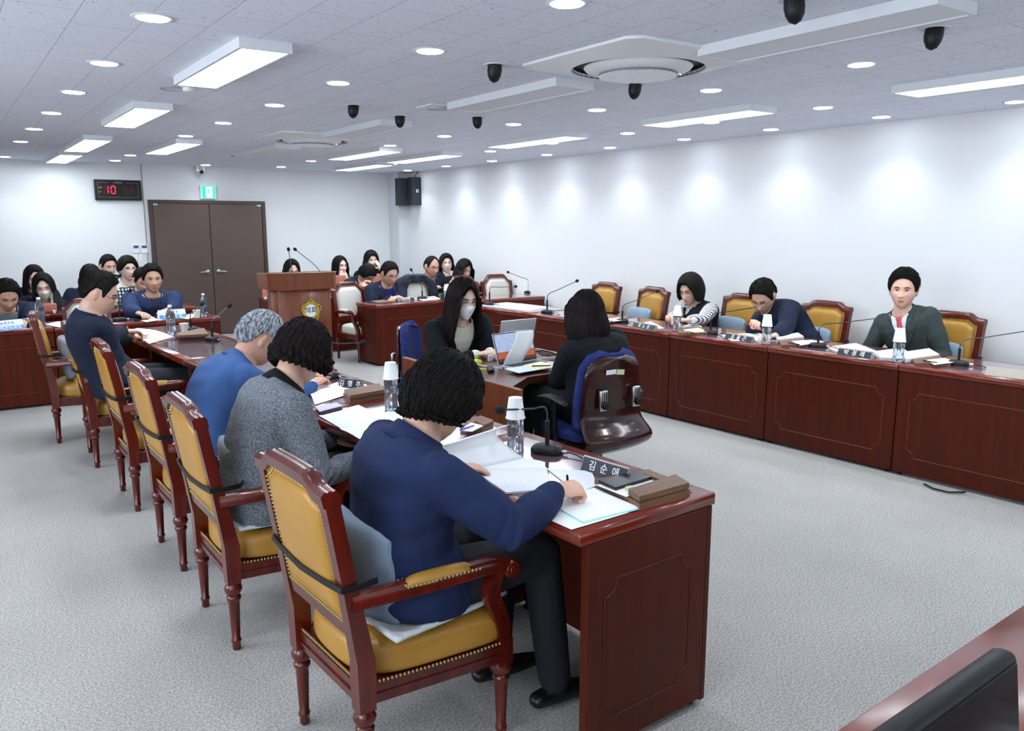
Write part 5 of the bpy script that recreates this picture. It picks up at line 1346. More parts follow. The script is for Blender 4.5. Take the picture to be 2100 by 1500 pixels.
r = person('woman in a royal navy jacket with short curly black hair, writing, nearest the camera', at_y(903, 818, 2.10), (1, .22), .72, (1.10, 2.10), 1.0, turn=(1, -.02),
    hands={1: dk(1138, 1010, .80), -1: V3(1.36, 2.32, .77), ('d', 1): (.75, -.35, -.12)}, jacket=NAVY, shirt=BLUESH, hair=('curly', HB, dict(wave=.004, amp=.0012, locks=3600, lock_r=.0016, n=180, curl=.9, lift=.007)), skin=SKIN, closed=True,
    pen=1, eyes=True, looking=False, arch=.10, fold=.006, res=.0065, hand_curl=(.95, .3), hand_up={1: (.1, -.35, 1)}, badge=None, elbow_out=1.1, alen=.93, build=1.06, collar='jacket')
PEOPLE['navy'] = r
r = person('woman in a grey tweed coat with a black collar and dark bobbed hair', at_y(618, 724, 3.15), (1, .42), .55, (.96, 3.13), 1.0, turn=(1, .0),
    hands={1: V3(1.34, 2.96, .66), -1: V3(1.36, 3.30, .66)}, jacket=TWEED, jcol=BLKCOL, shirt=GREYSH, hair=('bob', HB2, dict(tk=.024, wave=.003, amp=.0022, th=[(0, 60), (30, 62), (45, 84), (60, 90), (90, 90), (180, 92)], ln=[(0, 0), (40, .0), (56, .05), (75, .07), (120, .08), (180, .075)], flare=.016, locks=2000, lock_r=.0015, n=160, curl=.6, lift=.005)), closed=True,
    looking=False, arch=.09, fold=.004, res=.0065, build=1.02, collar='jacket')
r = person('grey haired man in a bright blue suit bent over papers, back to the camera', at_y(530, 695, 3.98), (1, .10), .62, (.98, 3.93), 1.03, turn=(1, .0),
    hands={1: dk(640, 790, lz), -1: V3(1.62, 4.25, lz)}, jacket=BLUE, shirt=WSH, hair=('short', HG, dict(tk=.014, amp=.002, locks=2200, lock_r=.0014, curl=.8, lift=.006, wave=.002, n=150)), skin=SKIN_D, looking=False, arch=.10, build=1.08, res=.0065, fold=.005, lapel=False)
r = person('man in a dark navy suit and glasses writing with a pencil, seen in profile', at_y(203, 602, 5.90), (1, -.28), .42, (.92, 5.92), 1.08, turn=(1, -.1),
    hands={1: dk(292, 684, lz + .01), -1: dk(268, 690, lz), ('d', 1): (1, -.2, -.1)}, jacket=DNAVY, shirt=BLUESH, hair=('short', HB, dict(locks=700, lock_r=.0018, lift=.006)), skin=SKIN, glasses=GLS, pen=1, looking=False, arch=.10, build=1.08, res=.0075, lapel=False)
PEOPLE['pencil'] = r
person('man in a navy blazer and plaid shirt, hands on his desk before the door', at_y(312, 573, 8.95), (-.02, -1), .08, at_y(312, 640, 9.05)[:2], 1.14,
    hands={1: dk(288, 650, bz), -1: dk(336, 650, bz), ('d', 1): (.6, -1, -.1), ('d', -1): (-.7, -.8, -.1)}, jacket=BLAZER, shirt=PLAIDP, hair=('short', HB, dict(tk=.014, locks=400, lock_r=.002, lift=.007)), skin=SKIN_D, vneck=.34, vwidth=.052, build=1.12, res=.0085, legs=True)
person('man with bowed head in a dark navy suit at the left edge of the photo', at_y(14, 606, 8.80), (.12, -1), .55, at_y(14, 660, 9.02)[:2], 1.16,
    hands={1: dk(-20, 668, bz), -1: dk(48, 664, bz)}, jacket=DNAVY, shirt=GREYSH, hair=('short', HB, dict(tk=.014, locks=400, lock_r=.002, lift=.007)), skin=SKIN_D, vneck=.34, vwidth=.07, looking=False, build=1.10, res=.0085)
person('long haired woman in black with an ivory mask resting her head on her hand', at_y(90, 588, 9.95), (-.12, -1), .30, at_y(95, 640, 10.05)[:2], 1.12, roll=-.12,
    hands={-1: at_y(108, 600, 9.90), ('d', -1): (-.1, -.1, 1), 1: V3(.62, 9.80, .76)}, hand_up={-1: (.8, -.4, .1)}, jacket=BLACKJ, shirt=SAGE, hair=('long', HB, dict(part=-.01)), skin=SKIN_P, mask=MSKI, vneck=.36, vwidth=.05, looking=False, res=.0085, hand_curl=(.4, .15))
person('woman in dark grey with a white mask half hidden at the far left', at_y(70, 570, 10.95), (.10, -1), .28, at_y(66, 610, 11.05)[:2], 1.14, hands={}, jacket=CHAR, shirt=CHAR, hair=('long', HB2, {}), skin=SKIN_P, mask=MSKW, closed=True, looking=False, res=.0095, fold=.003)
person('woman in dark navy mostly hidden behind the writing man', at_y(186, 570, 9.95), (.1, -1), .25, at_y(180, 640, 10.05)[:2], 1.10, hands={1: V3(1.2, 9.8, .76)}, jacket=DNAVY, shirt=DNAVY, hair=('bob', HB, {}), skin=SKIN_P, closed=True, looking=False, res=.0095)
person('short haired man in a dark green top with pale collar, taller one before the thermostats', at_y(222, 546, 11.65), (.25, -1), .22, at_y(226, 600, 11.78)[:2], 1.12, hands={}, jacket=GREENK, shirt=BLUESH, hair=('short', HB, {}), skin=SKIN, vneck=.22, vwidth=.05, looking=False, res=.0085, lapel=False)
person('young man with glasses in a cream jacket', at_y(262, 552, 10.80), (.15, -1), .05, at_y(260, 610, 11.0)[:2], 1.16, hands={}, jacket=CREAMJ, shirt=WSH, hair=('bowl', HB2, dict(th=[(0, 56), (22, 58), (45, 76), (62, 92), (90, 100), (115, 110), (140, 120), (180, 124)])), skin=SKIN_P, glasses=GLB, vneck=.25, vwidth=.04, res=.0085, lapel=False)
person('man in a green and white plaid shirt with his head bowed', at_y(292, 574, 9.95), (.12, -1), .55, at_y(282, 640, 10.1)[:2], 1.10, hands={1: V3(1.62, 9.75, .76), -1: V3(2.1, 9.75, .76)}, jacket=PLAIDG, shirt=WSH, closed=True, hair=('short', HB, {}), skin=SKIN, looking=False, res=.0085, collar='jacket')

# right-hand side of the far end
person('woman with black bobbed hair and red top behind the lectern', at_y(598, 554, 10.20), (-.05, -1), .35, at_y(598, 600, 10.3)[:2], 1.05, hands={}, jacket=REDK, shirt=REDK, closed=True, hair=('bob', HB, dict(th=[(0, 34), (22, 38), (40, 70), (58, 90), (90, 90), (180, 92)])), skin=SKIN_P, looking=False, res=.009, glasses=None)
person('long haired woman in a grey cardigan with a hand near her chin', at_y(697, 546, 11.20), (.18, -1), .05, at_y(688, 600, 11.3)[:2], 1.12, hands={-1: at_y(713, 573, 11.0), ('d', -1): (-.8, -.2, .3)}, hand_up={-1: (0, -1, .3)}, jacket=GREYK, shirt=WSH, hair=('long', HB2, dict(part=.012)), skin=SKIN_P, vneck=.3, vwidth=.03, lapel=False, res=.009, hand_curl=(.4, .25))
person('woman with dark fringe resting her face against her hand beside the pillar', at_y(761, 534, 11.30), (-.1, -1), .10, at_y(765, 600, 11.35)[:2], 1.12, hands={-1: at_y(781, 556, 11.15), ('d', -1): (-.3, 0, 1)}, hand_up={-1: (.6, -.8, 0)}, jacket=BLACKJ, shirt=BLACKJ, closed=True, hair=('bob', HB, {}), skin=SKIN_P, res=.009, hand_curl=(.4, .2))
person('man in a dark green cardigan bent low over his desk behind the lectern', at_y(752, 563, 10.20), (.35, -1), .75, at_y(726, 600, 10.40)[:2], 1.12, hands={1: at_y(738, 585, 10.0), -1: at_y(752, 588, 10.0)}, jacket=GREENK, shirt=WSH, hair=('bowl', HB, dict(th=[(0, 60), (30, 62), (50, 80), (62, 95), (90, 100), (115, 106), (140, 118), (180, 122)], tk=.022)), skin=SKIN_D, vneck=.2, vwidth=.04, looking=False, res=.0085, lapel=False, arch=.12)
r = person('man with glasses in dark navy writing with a blue pen at the witness desk', at_y(798, 562, 8.95), (.12, -1), .38, at_y(790, 620, 9.10)[:2], 1.14, hands={1: dk(802, 612, bz), -1: dk(815, 612, bz), ('d', 1): (.8, -.6, -.1), ('d', -1): (-1, -.4, -.05)}, jacket=DNAVY, shirt=NAVYB, hair=('short', HB, dict(locks=300, lock_r=.002, lift=.006)), skin=SKIN_D, glasses=GLS, vneck=.32, vwidth=.04, looking=False, pen=1, res=.008, build=1.08, badge=-1, hand_curl=(.7, .6))
PEOPLE['witness'] = r
person('balding man with glasses in a dark suit behind the draped coat', at_y(885, 547, 9.62), (.12, -1), .25, at_y(880, 600, 9.72)[:2], 1.14, hands={1: V3(5.25, 9.36, .76), -1: V3(5.55, 9.36, .76)}, jacket=DNAVY, shirt=GREYSH, hair=('balding', HB, {}), skin=SKIN_D, glasses=GLS, vneck=.2, vwidth=.045, looking=False, res=.0085)
person('pale woman with a short black bob beside the balding man, near the right wall', at_y(915, 541, 10.15), (-.35, -1), -.02, (5.76, 10.34), 1.08, hands={}, jacket=CHAR, shirt=GREYSH, hair=('bob', HB, dict(th=[(0, 50), (22, 48), (40, 70), (58, 90), (90, 90), (180, 92)])), skin=SKIN_P, closed=True, res=.009)
person('long haired woman in black looking down beside the white wall', at_y(951, 553, 9.50), (.05, -1), .35, (5.80, 9.66), 1.12, roll=.1, hands={1: at_y(935, 590, 9.45), -1: V3(6.02, 9.36, .76)}, jacket=BLACKJ, shirt=CHAR, hair=('long', HB, dict(ln=[(0, 0), (34, 0), (50, .10), (62, .16), (80, .18), (120, .18), (180, .18)], flare=.03)), skin=SKIN, looking=False, res=.0085, vneck=.25, vwidth=.05)

# centre
person('masked young woman with glasses in a black jacket and ivory top', at_y(948, 614, 4.85), (.0, -1), .22, (3.04, 5.08), 1.12, hands={1: dk(978, 727, TZ + .035), -1: dk(1004, 722, TZ + .035), ('d', 1): (.9, -.3, -.1), ('d', -1): (.1, -1, -.1)}, jacket=BLACKJ, shirt=IVORY, hair=('long', HB2, dict(part=.0, th=[(0, 42), (18, 48), (36, 70), (52, 88), (90, 90), (180, 92)], ln=[(0, 0), (34, 0), (48, .12), (58, .22), (80, .27), (120, .27), (180, .27)], flare=.02, locks=900, lock_r=.0013, n=160, lift=.004)), skin=SKIN_P,
    glasses=GLB, mask=MSKW, vneck=.50, vwidth=.085, lapel=False, collar='jacket', looking=False, res=.0065, build=1.0, bulk=.014)
person('woman in a black jacket with long straight dark hair, seen from behind', at_y(1204, 640, 3.62), (-.12, 1), .12, (3.12, 3.58), 1.02, hands={-1: dk(1132, 800, .56), 1: V3(3.38, 3.90, .60), ('d', -1): (-.5, .8, -.2)}, jacket=BLACKJ, shirt=BLACKJ, closed=True, hair=('long', HB2, dict(ln=[(0, 0), (34, 0), (50, .08), (62, .14), (80, .19), (120, .20), (180, .17)], flare=.03, amp=.0008, n=180, grav=1, tk=.012, locks=1400, lock_r=.0012, lift=.003)), skin=SKIN_P, looking=False, res=.0065, build=1.1, trousers=mat('black trousers', '0c0e12', rough=.9))
# right row
r = person('woman with glasses in a dark vest over a striped shirt, writing with a pencil', at_y(1417, 594, 5.20), (-1, -.12), .36, (5.74, 5.18), 1.12, turn=(-1, .05), hands={1: dk(1345, 672, rz_ + .02), -1: dk(1372, 678, rz_), ('d', 1): (-.6, -.5, .1), ('d', -1): (-.7, .7, 0)}, jacket=BLACKJ, shirt=STRIPE, vest=True, sleeve_vest=True, hair=('bob', HB, dict(tk=.026, part=.005, tuck=.012, flare=.006, amp=.001)), skin=SKIN, glasses=GLS, looking=False, vneck=.16, vwidth=.035, lapel=False, res=.0065, pen=1, badge=-1, hand_curl=(.7, .4))
PEOPLE['vest'] = r
r = person('man in a navy jacket bent forward holding a red pen', at_y(1566, 607, 4.32), (-1, -.25), .70, (5.80, 4.12), 1.12, turn=(-1, -.05), hands={1: dk(1524, 690, rz_ + .04), -1: dk(1590, 690, rz_), ('d', 1): (-.3, -.6, .7), ('d', -1): (-.8, .5, 0)}, jacket=DNAVY, shirt=DNAVY, closed=True, hair=('short', HB, dict(tk=.014, locks=400, lock_r=.002, lift=.007)), skin=SKIN, glasses=GLS, looking=False, res=.0065, arch=.12, build=1.04, pen=1, hand_curl=(.7, .4), hand_up={1: (.6, .2, .6)}, collar='jacket')
PEOPLE['redpen'] = r
person('man in a grey green suit and red dotted tie sitting upright', at_y(1853, 596, 3.20), (-1, -.42), .02, (5.86, 3.10), 1.10, turn=(-1, -.12), hands={1: V3(5.50, 3.28, .62), -1: V3(5.52, 2.95, .62)}, jacket=GREENG, shirt=WSH, tie=REDTIE, hair=('short', HB, dict(tk=.013, locks=1200, lock_r=.0018, vol=1.5, lift=.012, curl=.8)), skin=SKIN, vneck=.34, vwidth=.062, res=.0055, build=.94)
# ------------------------------------------------------------------ things on the desks
def P2(px, py, z): return onz(px, py, z)
def mic(label, base, top, head, z, rz, group='gooseneck desk microphones'):
    b0 = onz(*base, z); st = ony(*top, b0.y); hd = ony(*head, b0.y)
    st = Vector((b0.x, b0.y, max(z + .10, st.z)))
    t = thing('desk_microphone', label, 'microphone', b0, 0, group)
    b = B(True); R = Matrix.Rotation(rz, 4, 'Z'); rings = []
    for sx, sy, zz in ((.95, .95, 0), (1, 1, .006), (1, 1, .018), (.86, .84, .030), (.5, .45, .036)):
        rings.append([R @ Vector(((abs(math.cos(a)) ** .7) * (1 if math.cos(a) > 0 else -1) * .062 * sx, (abs(math.sin(a)) ** .7) * (1 if math.sin(a) > 0 else -1) * .045 * sy, zz)) for a in [2 * math.pi * k / 24 for k in range(24)]])
    b.grid(rings); obj('microphone_base', b, BLACK, t)
    h1 = st - b0; h2 = hd - b0
    b = B(True); b.tube([(0, 0, .02), (0, 0, .035), (0, 0, h1.z * .72)], [.010, .0085, .0085], 10); obj('stem', b, BLACK, t)
    b = B(True); d = (h2 - h1); pts = [Vector((0, 0, h1.z * .68))] + bez((0, 0, h1.z * .75), (0, 0, h1.z + .01), h1 + d * .06 + Vector((0, 0, .012)), h1 + d * .30, 8) + [h2]
    b.tube(pts, .0038, 8); g = obj('gooseneck', b, GREY_METAL, t)
    q = d.normalized().to_track_quat('Z', 'Y').to_matrix().to_4x4()
    obj('foam_windscreen', B(True).ell(h2 + d.normalized() * .01, (.0165, .0165, .021), 14, 9, q), BLACK_SOFT, g)
    c = R @ Vector((.062, -.0, .014)); e = R @ Vector((.17, -.03, .003))
    obj('cable_plug', B(True).tube([c, c + (R @ Vector((.022, 0, 0)))], .0075, 8), STEEL, t)
    obj('cable', B(True).tube(bez(c + (R @ Vector((.02, 0, 0))), c + (R @ Vector((.06, 0, .002))), e + Vector((0, 0, .002)), e + (R @ Vector((.04, -.05, .0))), 10), .003, 6), BLACK, t)
    return t
RA, RB = -math.pi / 2 + .2, -math.pi / 2 - .1
mic('gooseneck microphone in front of the woman in the navy jacket, bent to the left', (1122, 930), (1122, 838), (1030, 841), LZ, -1.1)
mic('gooseneck microphone beside the bobbed hair of the grey tweed woman', (676, 776), (676, 706), (742, 703), LZ, -1.0)
mic('gooseneck microphone on the far desk of the left row behind the tray', (392, 680), (392, 646), (412, 626), LZ, -1.2)
mic('gooseneck microphone standing left of the grey haired man', (436, 700), (438, 660), (469, 629), LZ, -1.2)
mic('gooseneck microphone left of the man in the navy blazer', (246, 659), (247, 628), (266, 598), BZ, 0.2)
mic('gooseneck microphone on the witness desk leaning left', (866, 614), (866, 590), (844, 555), BZ, 0.1)
mic('gooseneck microphone on the far corner desk near the white wall', (1084, 602), (1084, 575), (1043, 559), BZ, 0.1)
mic('gooseneck microphone at the far end of the right row, head bent right', (1004, 626), (1003, 590), (1056, 588), RZ, -1.3)
mic('gooseneck microphone above the long haired woman, second along the right row', (1122, 643), (1122, 605), (1182, 577), RZ, -1.3)
mic('gooseneck microphone left of the vest wearing woman with the name plate beside it', (1276, 662), (1277, 628), (1347, 598), RZ, -1.3)
mic('gooseneck microphone left of the man with the red pen', (1457, 686), (1458, 645), (1570, 627), RZ, -1.3)
mic('gooseneck microphone left of the man with the red tie', (1677, 713), (1679, 668), (1799, 653), RZ, -1.3)
mic('gooseneck microphone at the right edge whose head is out of the photo', (1965, 750), (1971, 700), (2112, 678), RZ, -1.3)

# bottles and paper cups
WATER = mat('water', 'e8f0f8', rough=.02, trans=.95); WATER.node_tree.nodes['Principled BSDF'].inputs['IOR'].default_value = 1.33
def make_bottle(cup, short=False):
    t = thing('water_bottle', '', 'bottle')
    prof = [(.001, .0), (.024, .0), (.031, .006), (.0315, .03), (.0295, .04), (.0315, .05), (.0295, .06), (.0315, .07), (.0295, .08), (.0315, .09), (.0315, .135), (.030, .15), (.022, .172), (.013, .185), (.0125, .196)]
    obj('bottle_body', B(True).lathe(prof, 20), PET, t)
    lb_ = B(True); lb_.grid([[Vector((.0322 * math.cos(a), .0322 * math.sin(a), z_)) for a in [math.pi * (.75 + .5 * k / 8) for k in range(9)]] for z_ in (.112, .140)], closed_u=False); obj('label_print', lb_, mat('bottle print', '39424e', rough=.4), t)
    obj('water', B(True).lathe([(.001, .003), (.0225, .003), (.0285, .008), (.0290, .03), (.0272, .04), (.0290, .05), (.0272, .06), (.0290, .07), (.0272, .08), (.0290, .09), (.0290, .12), (.001, .12)], 20), WATER, t)
    if not cup: obj('bottle_cap', B(True).lathe([(.001, .212), (.013, .212), (.014, .21), (.014, .196), (.0128, .196)], 16), CAP_W, t)
    return t
def paper_cup(label, loc, inverted=False, m=None, group='paper cups'):
    t = thing('paper_cup', label, 'paper cup', loc, 0, group)
    p = [(.001, 0), (.025, 0), (.0255, .002), (.0345, .072), (.0362, .074), (.0362, .077), (.0335, .077), (.0245, .004), (.001, .004)]
    if inverted: p = [(r, .077 - z) for r, z in p]
    obj('cup_wall', B(True).lathe(p, 24), m or CUP, t); obj('rolled_rim', B(True).lathe([(.0345, .0735), (.0368, .0745), (.0368, .077), (.0345, .078)] if not inverted else [(.0345, .0035), (.0368, .0025), (.0368, .000), (.0345, -.001)], 24, caps=False), m or CUP, t)
    return t
bots = {True: make_bottle(True), False: make_bottle(False)}; usedb = {True: False, False: False}
CUPW = mat('white paper cup', 'eef1f4', rough=.7)
for px, py, z, sc, cup, lb in [((1057), 938, LZ, 1.0, True, 'nearest bottle, standing beyond the curled document'), (803, 842, LZ, 1.0, True, 'bottle before the grey tweed woman'),
        (352, 685, LZ, 1.08, False, 'bottle on the writing man\'s desk'), (419, 648, BZ, 1.05, False, 'bottle at the end of the tent card desk by the door'),
        (84, 668, BZ, 1.2, False, 'bottle at the far left beside a paper cup'), (1388, 679, RZ, 1.05, True, 'bottle before the woman in the vest'),
        (1571, 706, RZ, 1.1, True, 'bottle before the man with the red pen'), (1841, 743, RZ, 1.1, True, 'bottle before the man with the red tie'), (916, 616, BZ, .95, True, 'bottle beside a green cup')]:
    p = onz(px, py, z); o = place(bots[cup], usedb[cup], p, px * .1, 'clear plastic water %s%s' % (lb, ' topped by an upturned cup' if cup else ''), 'clear plastic water bottles', scale=sc); usedb[cup] = True
    if cup:
        c = paper_cup('white paper cup upturned on the %s' % lb.replace('nearest bottle, standing', 'nearest bottle'), p + Vector((0, 0, (.150 if z == LZ else .122) * sc)), True, CUPW, 'upturned white paper cups on bottles')
        c.scale = (sc,) * 3
for px, py, z, lb in [(66, 670, BZ, 'cream paper cup beside the left tent card'), (404, 652, BZ, 'cream paper cup at the end of the tent card desk near the door'), (378, 683, LZ, 'white paper cup on the writing man\'s desk beside the brown tray')]:
    paper_cup(lb, onz(px, py, z))
gc = paper_cup('green and white cup on the witness desk', onz(907, 615, BZ), False, mat('green cup', '2f6b52', rough=.6), None)

# flat sheets and booklets
def lift(pts, z): return [onz(x, y, z) for x, y in pts]
def sheet(name, label, cat, quad, z, th=.0012, m=None, group=None, wave=0.0, n=10, parent=None):
    q = lift(quad, z); c = sum(q, Vector()) / len(q)
    b = B(True)
    if len(q) == 4:
        rows_ = []
        for j in range(n + 1):
            v = j / n; r_ = []
            for i in range(n + 1):
                u = i / n; p = (q[0] * (1 - u) + q[1] * u) * (1 - v) + (q[3] * (1 - u) + q[2] * u) * v
                p = p.copy(); p.z += th + wave * (math.sin(u * 3.1) * .6 + .5 * (v - .3) ** 2 + .25 * math.sin(u * 5 + v * 4)) ** 2; r_.append(p - c)
            rows_.append(r_)
        b.grid(rows_, closed_u=False)
        # skirt down to the table for thick stacks
        edge = [rows_[0][i] for i in range(n + 1)] + [rows_[j][n] for j in range(1, n + 1)] + [rows_[n][i] for i in range(n - 1, -1, -1)] + [rows_[j][0] for j in range(n - 1, 0, -1)]
        lo = [Vector((p.x, p.y, z - c.z)) if wave == 0 else Vector((p.x, p.y, p.z - th)) for p in edge]
        b.grid([edge, lo], caps=False)
    else:
        b.prism([(p.x - c.x, p.y - c.y) for p in q], 0, th)
    o = obj(name, b, m or PAPER, loc=c)
    if label: tag(o, label, cat, group)
    return o
LT, RT, BT, CT = LZ + .003, RZ + .003, BZ + .003, TZ
dc = lambda *a, **k: sheet(*a, **k)
# woman in navy: open bound document with a lifted leaf
dc('loose_sheet', 'white sheet at the front edge of the nearest desk, under the turquoise edged booklet', 'paper', [(1103, 1056), (1172, 1087), (1290, 1052), (1200, 1020)], LT, .0008)
dc('booklet', 'open white booklet with a turquoise lower edge under the writing hand', 'booklet', [(1124, 1033), (1196, 1072), (1310, 1043), (1218, 1003)], LT + .001, .004)
b0 = dc('booklet_cover', None, None, [(1123, 1034), (1196, 1075), (1313, 1045), (1218, 1002)], LT + .0002, .0012, m=mat('turquoise card', '8fdfe0', rough=.6)); tag(b0, 'turquoise cover lying under the open booklet', 'cover')
doc = thing('bound_document', 'thick open ring bound document with its left pages curled up, before the navy jacket woman', 'document', onz(1060, 960, LT))
cz = Vector(doc.location)
def under(quad, z, th, m, nm, wave=0):
    o = sheet(nm, None, None, quad, z, th, m, wave=wave); o.location = o.location - cz; o.parent = doc; return o
under([(968, 966), (1038, 1014), (1134, 1006), (1120, 962)], LT, .006, PAPER2, 'right_page_block')
under([(967, 966), (1120, 964), (1112, 950), (1058, 940)], LT, .007, PAPER, 'page_fold')
under([(1120, 962), (1186, 1014), (1225, 997), (1213, 968)], LT, .003, PAPER2, 'last_pages')
# curled leaf bundle rising from the spine
A_, B_ = onz(966, 966, LT + .006), onz(1072, 940, LT + .006)
T1, T2 = ony(920, 912, A_.y + .04), ony(1046, 870, B_.y + .04)
b = B(True); rows_ = []
for j in range(15):
    v = j / 14; r_ = []
    for i in range(11):
        u = i / 10; lo, hi = A_.lerp(B_, u), T1.lerp(T2, u); p = lo.lerp(hi, v); p = p + Vector((-.07 * math.sin(v * math.pi), .03 * math.sin(v * math.pi), .03 * math.sin(v * math.pi))); r_.append(p - cz)
    rows_.append(r_)
b.grid(rows_, closed_u=False); o = obj('curled_pages', b, PAPER, doc); md = o.modifiers.new('s', 'SOLIDIFY'); md.thickness = .004
b = B(True)
for k in range(22):
    u = (k + .5) / 22; p = A_.lerp(B_, u) - cz; b.tube([p + Vector((0, .004, .0)), p + Vector((0, .009, .006)), p + Vector((0, .004, .011)), p + Vector((0, -.002, .006))], .0011, 4)
obj('ring_binding', b, WHITE, doc)
# grey tweed woman
dc('loose_sheet', 'white sheet on the desk in front of the grey tweed woman, nearest her chair edge', 'paper', [(697, 880), (745, 905), (800, 866), (770, 845)], LT, .001, wave=.004)
dc('loose_sheet', 'large printed sheet spread before the grey tweed woman', 'paper', [(654, 853), (700, 880), (800, 862), (735, 831)], LT + .001, .001, m=PAPER2)
dc('loose_sheet', 'printed sheet running under the curly haired woman\'s arm', 'paper', [(735, 880), (790, 892), (840, 862), (800, 840)], LT, .0008, m=PAPER2)
dc('notebook', 'lilac notebook lying on a black folder beside the grey tweed woman', 'notebook', [(646, 836), (656, 846), (702, 834), (690, 827)], LT + .012, .004, m=mat('lilac cover', 'c9bdd9', rough=.5))
dc('folder', 'black folder under the lilac notebook', 'folder', [(648, 843), (660, 853), (702, 842), (692, 832)], LT, .010, m=BLACK)
dc('document', 'curling white document between the blue suited man and the grey tweed woman', 'document', [(634, 806), (646, 831), (710, 812), (692, 785)], LT + .001, .003, wave=.012)
dc('document', 'white pages stretching towards the second name plate', 'document', [(690, 790), (706, 812), (735, 795), (722, 783)], LT, .002, wave=.006)
# tray sets: walnut base, lid block, slip box
def tray(label, quad, z, lid, slip=None, h=.022, group='walnut desk trays'):
    q = lift(quad, z); c = sum(q, Vector()) / 4; t = thing('desk_tray', label, 'desk tray', c, 0, group)
    f = lambda Q, zz: [(p.x - c.x, p.y - c.y) for p in lift(Q, zz)]
    b = B(); b.prism(f(quad, z), 0, h); obj('tray_base', b, WOOD_TRAY, t, bevel=.002)
    if lid: b = B(); b.prism(f(lid, z + h), h + .004, h + .022); obj('pen_box_lid', b, WOOD_TRAY, t, bevel=.003); b = B(); b.prism([(x * .97, y * .97) for x, y in f(lid, z + h)], h, h + .004); obj('pen_box_body', b, mat('walnut dark', '4f372a', rough=.6), t)
    if slip: b = B(); b.prism(f(slip, z + h), h, h + .008); obj('card_slot', b, WOOD_TRAY, t, bevel=.002)
    return t
tray('walnut desk tray on the nearest desk under the black phone', [(1219, 996), (1312, 1048), (1415, 1018), (1330, 975)], LZ, [(1288, 1017), (1311, 1033), (1413, 1004), (1385, 986)], [(1320, 976), (1362, 992), (1372, 984), (1338, 971)])
dc('note_pad', 'white note paper in the walnut tray under the phone', 'note paper', [(1223, 996), (1285, 1020), (1353, 992), (1310, 977)], LZ + .0225, .002)
dc('smartphone', 'black smartphone lying on the nearest walnut tray', 'phone', [(1227, 991), (1262, 1006), (1336, 984), (1302, 973)], LZ + .026, .010, m=BLACK_GLOSS)
o = tag(obj('binder_clip', B().prism([(-.012, -.008), (.012, -.008), (.012, .008), (-.012, .008)], 0, .012), mat('pale green clip', 'c8d6a0', rough=.5), loc=onz(1291, 1006, LZ + .025)), 'pale green binder clip beside the black phone', 'clip')
tray('walnut tray before the grey tweed woman near the second name plate', [(704, 815), (718, 830), (792, 815), (770, 800)], LZ, [(706, 808), (718, 821), (790, 808), (778, 795)], [(764, 797), (776, 803), (783, 799), (770, 793)])
tray('walnut tray with a purple pen behind the curly haired head', [(944, 884), (990, 888), (1012, 872), (985, 862)], LZ, None, [(974, 867), (993, 876), (1010, 869), (990, 861)])
dc('note_pad', 'white note paper under the purple pen', 'note paper', [(942, 884), (968, 886), (992, 874), (965, 868)], LZ + .0225, .002)
o = tag(obj('pen', B(True).tube([onz(944, 882, LZ + .03), onz(972, 873, LZ + .03)], [.004, .003], 8), mat('purple pen', '4a3fc0', rough=.3)), 'purple pen behind the curly haired woman\'s head', 'pen')
tray('walnut tray beside the paper cup on the writing man\'s desk', [(360, 692), (366, 697), (430, 695), (420, 680)], LZ, [(362, 689), (368, 694), (428, 691), (418, 678)])
tray('walnut tray with a black pen left of the second microphone in the right row', [(1236, 656), (1240, 665), (1288, 660), (1270, 652)], RZ, None)
dc('note_pad', 'white note paper on the tray behind the long haired woman', 'note paper', [(1241, 655), (1246, 661), (1285, 657), (1268, 652)], RZ + .0225, .002)
tray('walnut tray with green sticky notes before the woman in the vest', [(1388, 679), (1392, 689), (1454, 687), (1432, 674)], RZ, None)
dc('note_pad', 'note paper with a yellow green sticky before the vest wearing woman', 'note paper', [(1402, 677), (1412, 683), (1452, 681), (1432, 673)], RZ + .0225, .002)
dc('sticky_note', 'yellow green sticky note before the vest wearing woman', 'sticky note', [(1430, 677), (1431, 680), (1441, 679), (1439, 676)], RZ + .026, .001, m=mat('yellow green sticky', 'd9ee4a', rough=.6))
tray('walnut tray with a black pen before the man with the red pen', [(1596, 703), (1602, 714), (1664, 712), (1640, 697)], RZ, None)
dc('note_pad', 'note paper on the tray between the red pen man and the third microphone', 'note paper', [(1624, 700), (1640, 709), (1690, 702), (1664, 698)], RZ + .0225, .002)
tray('walnut tray with a black pen right of the man with the red tie', [(1866, 740), (1876, 752), (1950, 752), (1920, 733)], RZ, None)
dc('note_pad', 'note paper on the tray right of the red tie man', 'note paper', [(1900, 739), (1916, 749), (1962, 743), (1938, 735)], RZ + .0225, .002)
def pen_(a, b_, z, col, label, r=.0042): return tag(obj('pen', B(True).tube([onz(*a, z), onz(*b_, z)], [r, r * .8], 8), col), label, 'pen')
pen_((1893, 740), (1922, 744), RZ + .03, BLACK, 'black pen on the tray right of the red tie man')
pen_((1617, 703), (1640, 707), RZ + .03, BLACK, 'black pen on the tray beside the red pen man')
pen_((1240, 656), (1256, 659), RZ + .03, BLACK, 'black pen on the tray behind the long haired woman')
pen_((1409, 680), (1424, 683), RZ + .03, BLACK, 'black pen on the tray before the vest wearing woman')
pen_((1682, 704), (1700, 701), RZ + .006, mat('blue pen', '4648c8', rough=.3), 'blue pen lying before the third microphone of the right row')
pen_((320, 700), (334, 695), LT + .004, mat('yellow highlighter', 'dfe83a', rough=.4), 'yellow highlighter on the writing man\'s desk', .007)
pen_((356, 698), (364, 690), LT + .003, mat('red ribbon', 'c01a2a', rough=.6), 'small red marker beside the walnut tray on the writing man\'s desk', .003)
